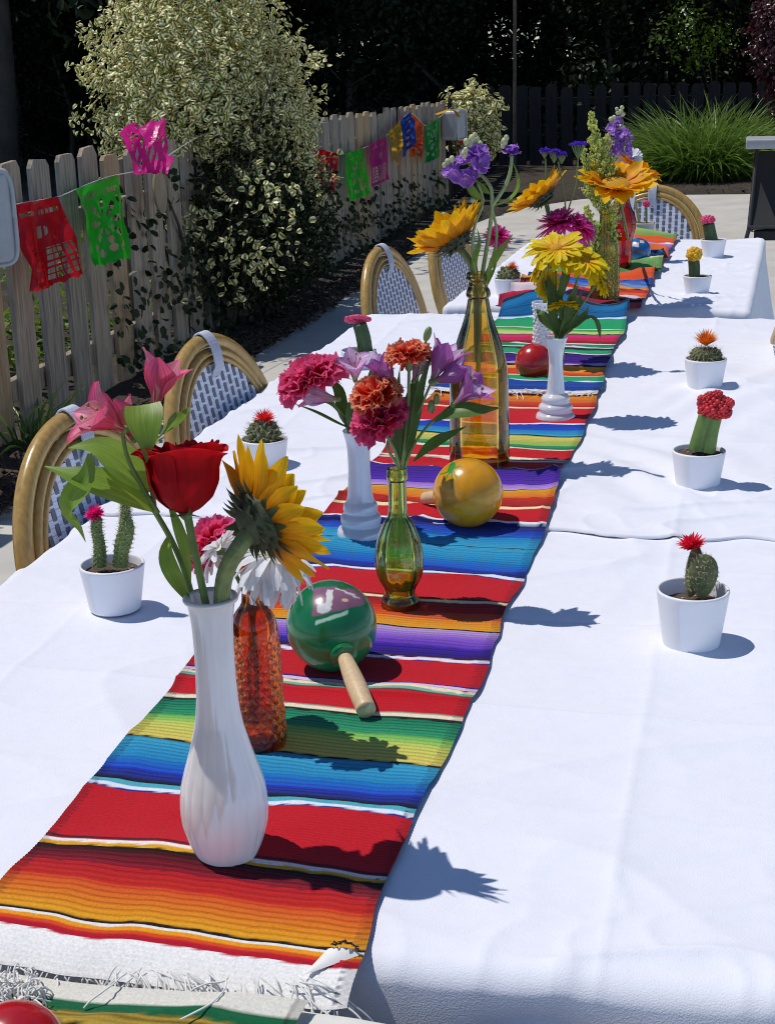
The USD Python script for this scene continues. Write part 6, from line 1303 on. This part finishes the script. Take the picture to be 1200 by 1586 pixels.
lily(t, A(672, 592, -.002), dirpx(0, .92, .38, .1), 64 * s, rng, .35, 'lily_purple', 'lily_lilac', .24, roll=.8)
lily(t, A(703, 626, -.004), dirpx(0, .75, .62, .3), 66 * s, rng, .75, 'lily_purple', 'lily_lilac', .30, roll=.1)
lily(t, A(609, 604, -.004), dirpx(0, -.45, .85, .25), 58 * s, rng, .35, 'lily_purple', 'lily_purple', .26, roll=.5)
lily(t, A(640, 590, .01), dirpx(0, .35, .8, .1), 48 * s, rng, .5, 'lily_lilac', 'lily_purple', .28, roll=.5)
bd = A(662, 517); t.part('bud', MB().add(*[(lambda v, f: (bd + (v - bd) @ np.array([[1, 0, 0], [0, 1, 0], [.25, 0, 1.0]]), f))(*ball(bd, 6.2 * s, 2, (1, 1, 1.9)))][0]), 'bud_green')
for x, y, r, e in ((668, 630, 6, 1.8), (676, 618, 5, 1.8)): t.part('bud', MB().add(*ball(A(x, y, -.006), r * s, 2, (1, 1, e))), 'bud_green')
for pts, w, nm in (([(672, 655, -.004), (700, 640, -.014), (735, 637, -.014), (776, 631, -.004)], .0165, dirpx(0, -.1, .8, .65)), ([(640, 715, 0), (670, 690, -.014), (695, 675, -.016), (722, 660, -.010)], .0115, dirpx(0, -.3, .7, .7)), ([(630, 700, -.004), (640, 660, -.006), (648, 610, 0), (672, 540, .008)], .0080, dirpx(0, .6, .1, .9)), ([(618, 720, 0), (614, 680, -.004), (614, 640, -.004), (619, 570, .002)], .0082, dirpx(0, -.2, .1, 1)), ([(624, 720, .004), (632, 660, .010), (636, 620, .012), (646, 570, .016)], .012, dirpx(0, .1, .2, 1))):
    leaf(t, [A(*p) for p in pts], w, nm, 'leaf_mid', .25, twist=.15)

# ---- in the amber bottle
yv = TOP7[1]; s = scale_at(740, 360, yv)
t = Thing('sunflower', 'golden sunflower turned to the upper left, in the amber bottle', 'sunflower', TOP7)
sunflower(t, A(703, 372, 0), dirpx(0, -.50, .80, .0), 27 * s, 58 * s, 13 * s, 18, rng, open_=.55, droop=-.1, rows=3)
stem(t, [A(738, 560), A(737, 445), A(732, 415), A(712, 385)], .0052, .0062, 'hairy_stem')
leaf(t, [A(700, 384), A(678, 398), A(665, 396)], .003, dirpx(0, 0, 1, .3), 'leaf_grey')
t = Thing('stock_flower', 'purple stock with two flower spikes and pale buds, curving above the amber bottle', 'flower', TOP7)
stem(t, [A(742, 600), A(744, 445), A(756, 370), A(762, 310), A(758, 285), A(742, 268)], .0044, .0030, 'stem_pale')
stem(t, [A(762, 318), A(778, 295), A(790, 265), A(792, 240)], .0034, .0028, 'stem_pale')
stem(t, [A(741, 560, -.008), A(740, 445, -.008), A(738, 340, -.008), A(748, 310), A(740, 285)], .0030, .0022, 'stem_pale')
stem(t, [A(745, 440, .006), A(764, 395, .006), A(768, 350, .006), A(762, 325, .004)], .0028, .0022, 'stem_pale')
for x, y, r, dx, dy in ((735, 243, 21, .2, .6), (742, 252, 18, .8, .2), (728, 240, 15, -.4, .6), (698, 263, 13, -.8, .1), (708, 270, 13, -.5, -.3), (722, 276, 14, -.2, -.5), (733, 268, 12, 0, -.1), (712, 252, 11, -.4, .7), (746, 232, 11, .5, .8)):
    floret(t, A(x, y, rng.normal(0, .008)), dirpx(0, dx, dy, .7), r * s, rng)
for x, y, r in ((722, 219, 6), (731, 214, 7), (738, 216, 6.5), (728, 223, 6), (735, 209, 5), (693, 250, 5.5), (700, 246, 6), (708, 254, 5.5), (688, 255, 4.5), (719, 238, 7), (721, 232, 5), (744, 222, 5)): t.part('bud', MB().add(*ball(A(x, y, rng.normal(0, .006)), r * s * .78, 2, (1, 1, 1.25))), 'bud_cream')
for x, y, r in ((793, 232, 11), (788, 235, 9), (797, 238, 9)): floret(t, A(x, y), dirpx(0, rng.normal(0, .4), .8, .5), r * s, rng)
for x, y, r in ((781, 219, 6.5), (784, 213, 5), (779, 225, 5)): t.part('bud', MB().add(*ball(A(x, y), r * s * .8, 2, (1, 1, 1.25))), 'bud_cream')
for pts, w, nm in (([(764, 318, 0), (785, 308, .004), (800, 290, .006), (799, 265, .004), (794, 250, 0)], .0060, dirpx(0, .6, -.6, .5)), ([(742, 440, -.01), (735, 400, -.014), (742, 375, -.014), (738, 352, -.012)], .005, dirpx(0, 0, 0, 1)), ([(748, 310, 0), (735, 300, -.004), (725, 285, -.004), (718, 270, 0)], .007, dirpx(0, -.3, .2, 1)), ([(752, 430, -.004), (762, 405, -.01), (776, 385, -.008), (794, 362, 0)], .0072, dirpx(0, .5, .5, .7)), ([(748, 440, -.006), (758, 424, -.012), (765, 416, -.012)], .006, dirpx(0, .2, .6, .8)), ([(758, 300, .004), (745, 290, .008), (735, 275, .008)], .006, dirpx(0, 0, .3, 1))):
    leaf(t, [A(*p) for p in pts], w, nm, 'leaf_fresh', .35, twist=.25)
t.part('bud', MB().add(*ball(A(732, 310, -.004), 4.5 * s, 2)), 'bud_cream')
t = Thing('chrysanthemum', 'small magenta chrysanthemum behind the amber bottle stems', 'flower', TOP7)
daisy(t, A(772, 366, .03), dirpx(0, .25, .5, .8), 25 * s, (22, 20, 16, 12), rng, 'mum_magenta', 2.6 * s, rd=.15, open0=-.25, dopen=.42, droop=.1, one=True, disc='bud_green')
stem(t, [A(771, 380, .03), A(764, 420, .02), A(752, 445, .006), A(746, 560, .004)], .002, .0022)

# ---- yellow daisies in the second ringed bud vase
yv = TOP4[1]; s = scale_at(870, 430, yv)
for i, (x, y, R, ax, lab) in enumerate(((861, 384, 54, (-.10, .74, .62), 'large yellow daisy, topmost of those over the ringed bud vase'), (905, 402, 46, (.25, .72, .62), 'yellow daisy, second highest, facing up, with its centre in view'), (835, 412, 32, (-.8, .45, -.05), 'yellow daisy on the left side of the bunch, seen from the side'), (928, 432, 33, (.75, .4, .25), 'yellow daisy drooping right in front of the pebbled bottle'), (872, 474, 27, (-.05, .95, -.12), 'small yellow daisy low among grey leaves, just above the vase'), (846, 440, 26, (-.35, .2, -.5), 'yellow daisy hanging low at the left, showing its back'))):
    t = Thing('yellow_daisy', lab, 'flower', TOP4)
    c = A(x, y, (-.01, -.012, 0, 0, -.012, .01)[i]); daisy(t, c, dirpx(0, *ax), R * s, (20, 20, 17), rng, 'daisy_yellow', R * s * .13, rd=.19, open0=-.12, dopen=.20, droop=.4)
    x0 = 866 + (i - 2.5) * 2.4; stem(t, [c, A(x * .45 + x0 * .55, y * .5 + 265), A(x0, 527), A(865 + (i - 2.5), 580)], .0021, .0022, 'stem_green')
t = Thing('daisy_leaves', 'grey-green leafy stems of the daisies at the rim of the ringed bud vase', 'leaves', TOP4)
stem(t, [A(864, 580), A(864, 527), A(870, 460), A(872, 410)], .0024, .002)
for pts, w, nm in (([(864, 520, -.005), (850, 500, -.014), (838, 485, -.016), (826, 505, -.008)], .0085, dirpx(0, -.3, .7, .6)), ([(866, 520, -.006), (878, 490, -.014), (885, 460, -.014), (896, 440, -.01)], .0125, dirpx(0, .4, .2, .9)), ([(862, 522, -.004), (856, 480, -.01), (855, 455, -.01), (848, 425, -.006)], .0110, dirpx(0, -.3, .1, 1)), ([(868, 522, -.006), (895, 500, -.016), (918, 492, -.014), (926, 505, -.012), (929, 524, -.010)], .0075, dirpx(0, .2, .8, .6)), ([(868, 525, -.004), (884, 505, -.012), (902, 490, -.014), (912, 470, -.010)], .0095, dirpx(0, .5, .5, .7)), ([(864, 470, -.01), (872, 440, -.016), (876, 415, -.014), (868, 395, -.01)], .0095, dirpx(0, -.1, .1, 1)), ([(860, 515, .006), (840, 495, .006), (830, 480, .006), (818, 488, .006)], .007, dirpx(0, -.4, .7, .5)), ([(874, 500, -.012), (870, 480, -.018), (864, 465, -.018), (856, 452, -.014)], .010, dirpx(0, 0, .2, 1)), ([(866, 525, .004), (880, 495, .008), (894, 470, .01), (900, 450, .01)], .011, dirpx(0, .2, .2, 1))):
    leaf(t, [A(*p) for p in pts], w, nm, 'leaf_grey', .25, wave=.15, twist=.3, shape=np.array([.25, .5, .8, .75, 1.0, .8, .9, .5, .05]))

# ---- magenta chrysanthemums in the hobnail vase
yv = TOP5[1]; s = scale_at(860, 345, yv)
for x, y, R, ax, lab in ((866, 345, 46, (-.25, .85, .3), 'large magenta chrysanthemum behind the top yellow daisy'), (900, 352, 34, (.6, .5, .4), 'smaller magenta chrysanthemum at the right, against the yellow-green sprays')):
    t = Thing('chrysanthemum', lab, 'flower', TOP5); c = A(x, y, .02)
    daisy(t, c, dirpx(0, *ax), R * s, (26, 26, 22, 18, 12), rng, 'mum_magenta', 3.4 * s, rd=.12, open0=-.3, dopen=.36, droop=.15, one=True, disc='bud_green'); stem(t, [c, A(852, 420, .01), A(842, 475), A(840, 540)], .0022, .0022)
t = Thing('statice', 'purple statice with three flat topped tufts above the magenta chrysanthemum', 'flower', TOP5)
def tuft(t, x, y, R, d=0.0):
    c = A(x, y, d); b = MB()
    for k in range(34):
        g, r = k * 2.4, math.sqrt(k / 34) * R * s
        p = c + ROT[:, 0] * r * math.cos(g) + np.array([0, 0, 1]) * (.25 * R * s * (1 - k / 34) + rng.normal(0, .8) * s) + ROT[:, 2] * r * .7 * math.sin(g)
        for j in range(4):
            e = nrm(rng.normal(0, 1, 3) + [0, 0, 1.2]); m = petal_mesh(p, e, nrm(rng.normal(0, 1, 3)), 4.2 * s, 1.5 * s, .5, .3, n=4, nv=3); b.add(m[0], m[1], uv=m[2])
    t.part('tuft', b, 'statice_petal', uv=True, kind='stuff'); g = MB()
    for k in range(26):
        a, r = k * 2.4, math.sqrt(k / 26) * R * s * .8; p = c + ROT[:, 0] * r * math.cos(a) + ROT[:, 2] * r * .6 * math.sin(a); g.add(*tube([c - [0, 0, R * s * 1.6], c * .3 + p * .7 - [0, 0, R * s * .6], p], [.0006, .0014, .0010], 5, False))
    t.part('bracts', g, 'calyx', kind='stuff')
for x, y, R in ((843, 234, 7), (858, 236, 10), (870, 240, 8), (895, 225, 13)): tuft(t, x, y, R, .03)
for pts in ([(840, 480, 0), (852, 340, .02), (846, 290, .03), (845, 245, .03)], [(841, 480, 0), (876, 335, .02), (872, 290, .03), (864, 250, .03)], [(842, 480, 0), (878, 330, .02), (892, 280, .03), (895, 240, .03)]): stem(t, [A(*p) for p in pts], .0020, .0016, 'stem_green')
t = Thing('sunflower', 'orange-yellow sunflower seen from its side, left of the statice', 'sunflower', TOP5)
sunflower(t, A(838, 304, .03), dirpx(0, -.58, .74, .05), 22 * s, 40 * s, 11 * s, 16, rng, open_=.4, droop=.0)
stem(t, [A(843, 309, .03), A(850, 340, .02), A(846, 420, .01), A(841, 520)], .0036, .0034, 'hairy_stem')

# ---- on the farthest table
yv = TOP8[1]; s = scale_at(935, 300, yv)
t = Thing('goldenrod', 'feathery yellow-green sprays filling and rising from the pebbled bottle', 'foliage', TOP8)
g1_, g2_ = MB(), MB()
def plume(base, tip, n, spread):
    base, tip = np.asarray(base), np.asarray(tip); ax = tip - base; L = np.linalg.norm(ax)
    for k in range(n):
        f = rng.uniform(.05, 1.0); p0 = base + ax * f; l = spread * (1.05 - f) * rng.uniform(.5, 1.1) + .008; d = nrm(rng.normal(0, 1, 3) * [1, 1, .4] + nrm(ax) * 1.1); P = arc(p0, d, nrm(ax), l, .6, 6); g2_.add(*tube(P, [.0008, .0007, .0006, .0005, .0005, .0004], 4, False))
        for q in range(int(5 + l * 170)):
            pp = P[0] + (P[-1] - P[0]) * rng.uniform(.15, 1.05) + rng.normal(0, .0028, 3); (g1_ if rng.uniform() < .75 else g2_).add(*ball(pp, rng.uniform(.0014, .0032), 0, (1, 1, 1.5)))
for b0, t0, n, sp in (((934, 335, 0), (916, 178, .01), 120, .075), ((938, 335, 0), (940, 212, .02), 95, .065), ((930, 335, 0), (900, 225, -.01), 75, .055), ((928, 400, -.012), (908, 322, -.02), 90, .040), ((945, 400, -.012), (952, 322, -.016), 50, .028), ((934, 440, -.014), (918, 370, -.022), 45, .022)): plume(A(*b0), A(*t0), n, sp)
t.part('flower_plumes', g1_, 'filler_green', kind='stuff'); t.part('twigs', g2_, 'filler_dark', kind='stuff')
for x in (930, 936, 941): stem(t, [A(x, 470), A(x, 335), A(x + (x - 936) * 2, 250)], .0020, .0015)
b = MB()
for k in range(420):
    a, r, z = rng.uniform(0, 2 * PI), .034 * math.sqrt(rng.uniform(0, 1)), rng.uniform(.012, .155); b.add(*ball(V8 + [r * math.cos(a), r * math.sin(a), z], rng.uniform(.002, .0042), 0))
t.part('drowned_florets', b, 'filler_green', kind='stuff')
s = scale_at(955, 275, yv)
t = Thing('sunflower', 'big golden sunflower facing the sky, over the pebbled bottle and red bottle', 'sunflower', TOP9)
sunflower(t, A(954, 284, -.02), dirpx(0, .06, .76, .62), 22 * s, 47 * s, 13 * s, 18, rng, open_=.30, droop=.35, disc='disc_yellow')
stem(t, [A(956, 292, -.018), A(960, 310), A(962, 330, V9[1] - yv)], .004, .0036, 'hairy_stem')
t = Thing('sunflower', 'orange-red sunflower tucked behind the big golden one, at the right', 'sunflower', TOP9)
sunflower(t, A(988, 262, .10), dirpx(0, .45, .8, .2), 16 * s, 26 * s, 8 * s, 15, rng, open_=.3, mt='sun_petal_warm')
stem(t, [A(984, 268, .10), A(972, 300, .15), A(965, 330, V9[1] - yv)], .003, .003, 'hairy_stem')
yv = TOPA[1]; s = scale_at(960, 200, yv)
t = Thing('stock_flower', 'tall purple stock with white buds on top, in the plain white vase', 'flower', TOPA)
stem(t, [A(970, 400), A(968, 310), A(966, 250), A(962, 200), A(960, 176)], .0032, .0022, 'stem_pale'); stem(t, [A(970, 400), A(967, 310), A(955, 260), A(948, 215)], .0028, .002, 'stem_pale')
for k in range(26):
    f = rng.uniform(0, 1); side = rng.choice([-1, 1]); x = 962 + side * rng.uniform(2, 13) - (10 if k % 2 else -5); y = 188 + 52 * f + rng.normal(0, 3); floret(t, A(x, y, rng.normal(0, .012)), dirpx(0, side * .6, rng.normal(.2, .4), .6), 9 * s * rng.uniform(.7, 1.15), rng, layers=1)
for x, y, r in ((961, 172, 4), (957, 174, 4), (964, 176, 4), (955, 168, 3), (963, 166, 3.4), (946, 184, 4), (949, 190, 4), (951, 181, 3.5), (962, 196, 5)): t.part('bud', MB().add(*ball(A(x, y), r * s, 2)), 'bud_cream')
t = Thing('chrysanthemum', 'white chrysanthemum behind the purple stock on the farthest table', 'flower', TOPA)
daisy(t, A(975, 243, .02), dirpx(0, .2, .6, .6), 26 * s, (20, 18, 14), rng, 'mum_white', 4.5 * s, rd=.14, open0=-.1, dopen=.4, one=True); stem(t, [A(974, 248, .02), A(969, 305), A(971, 390)], .0022, .0022)
yv = 7.0
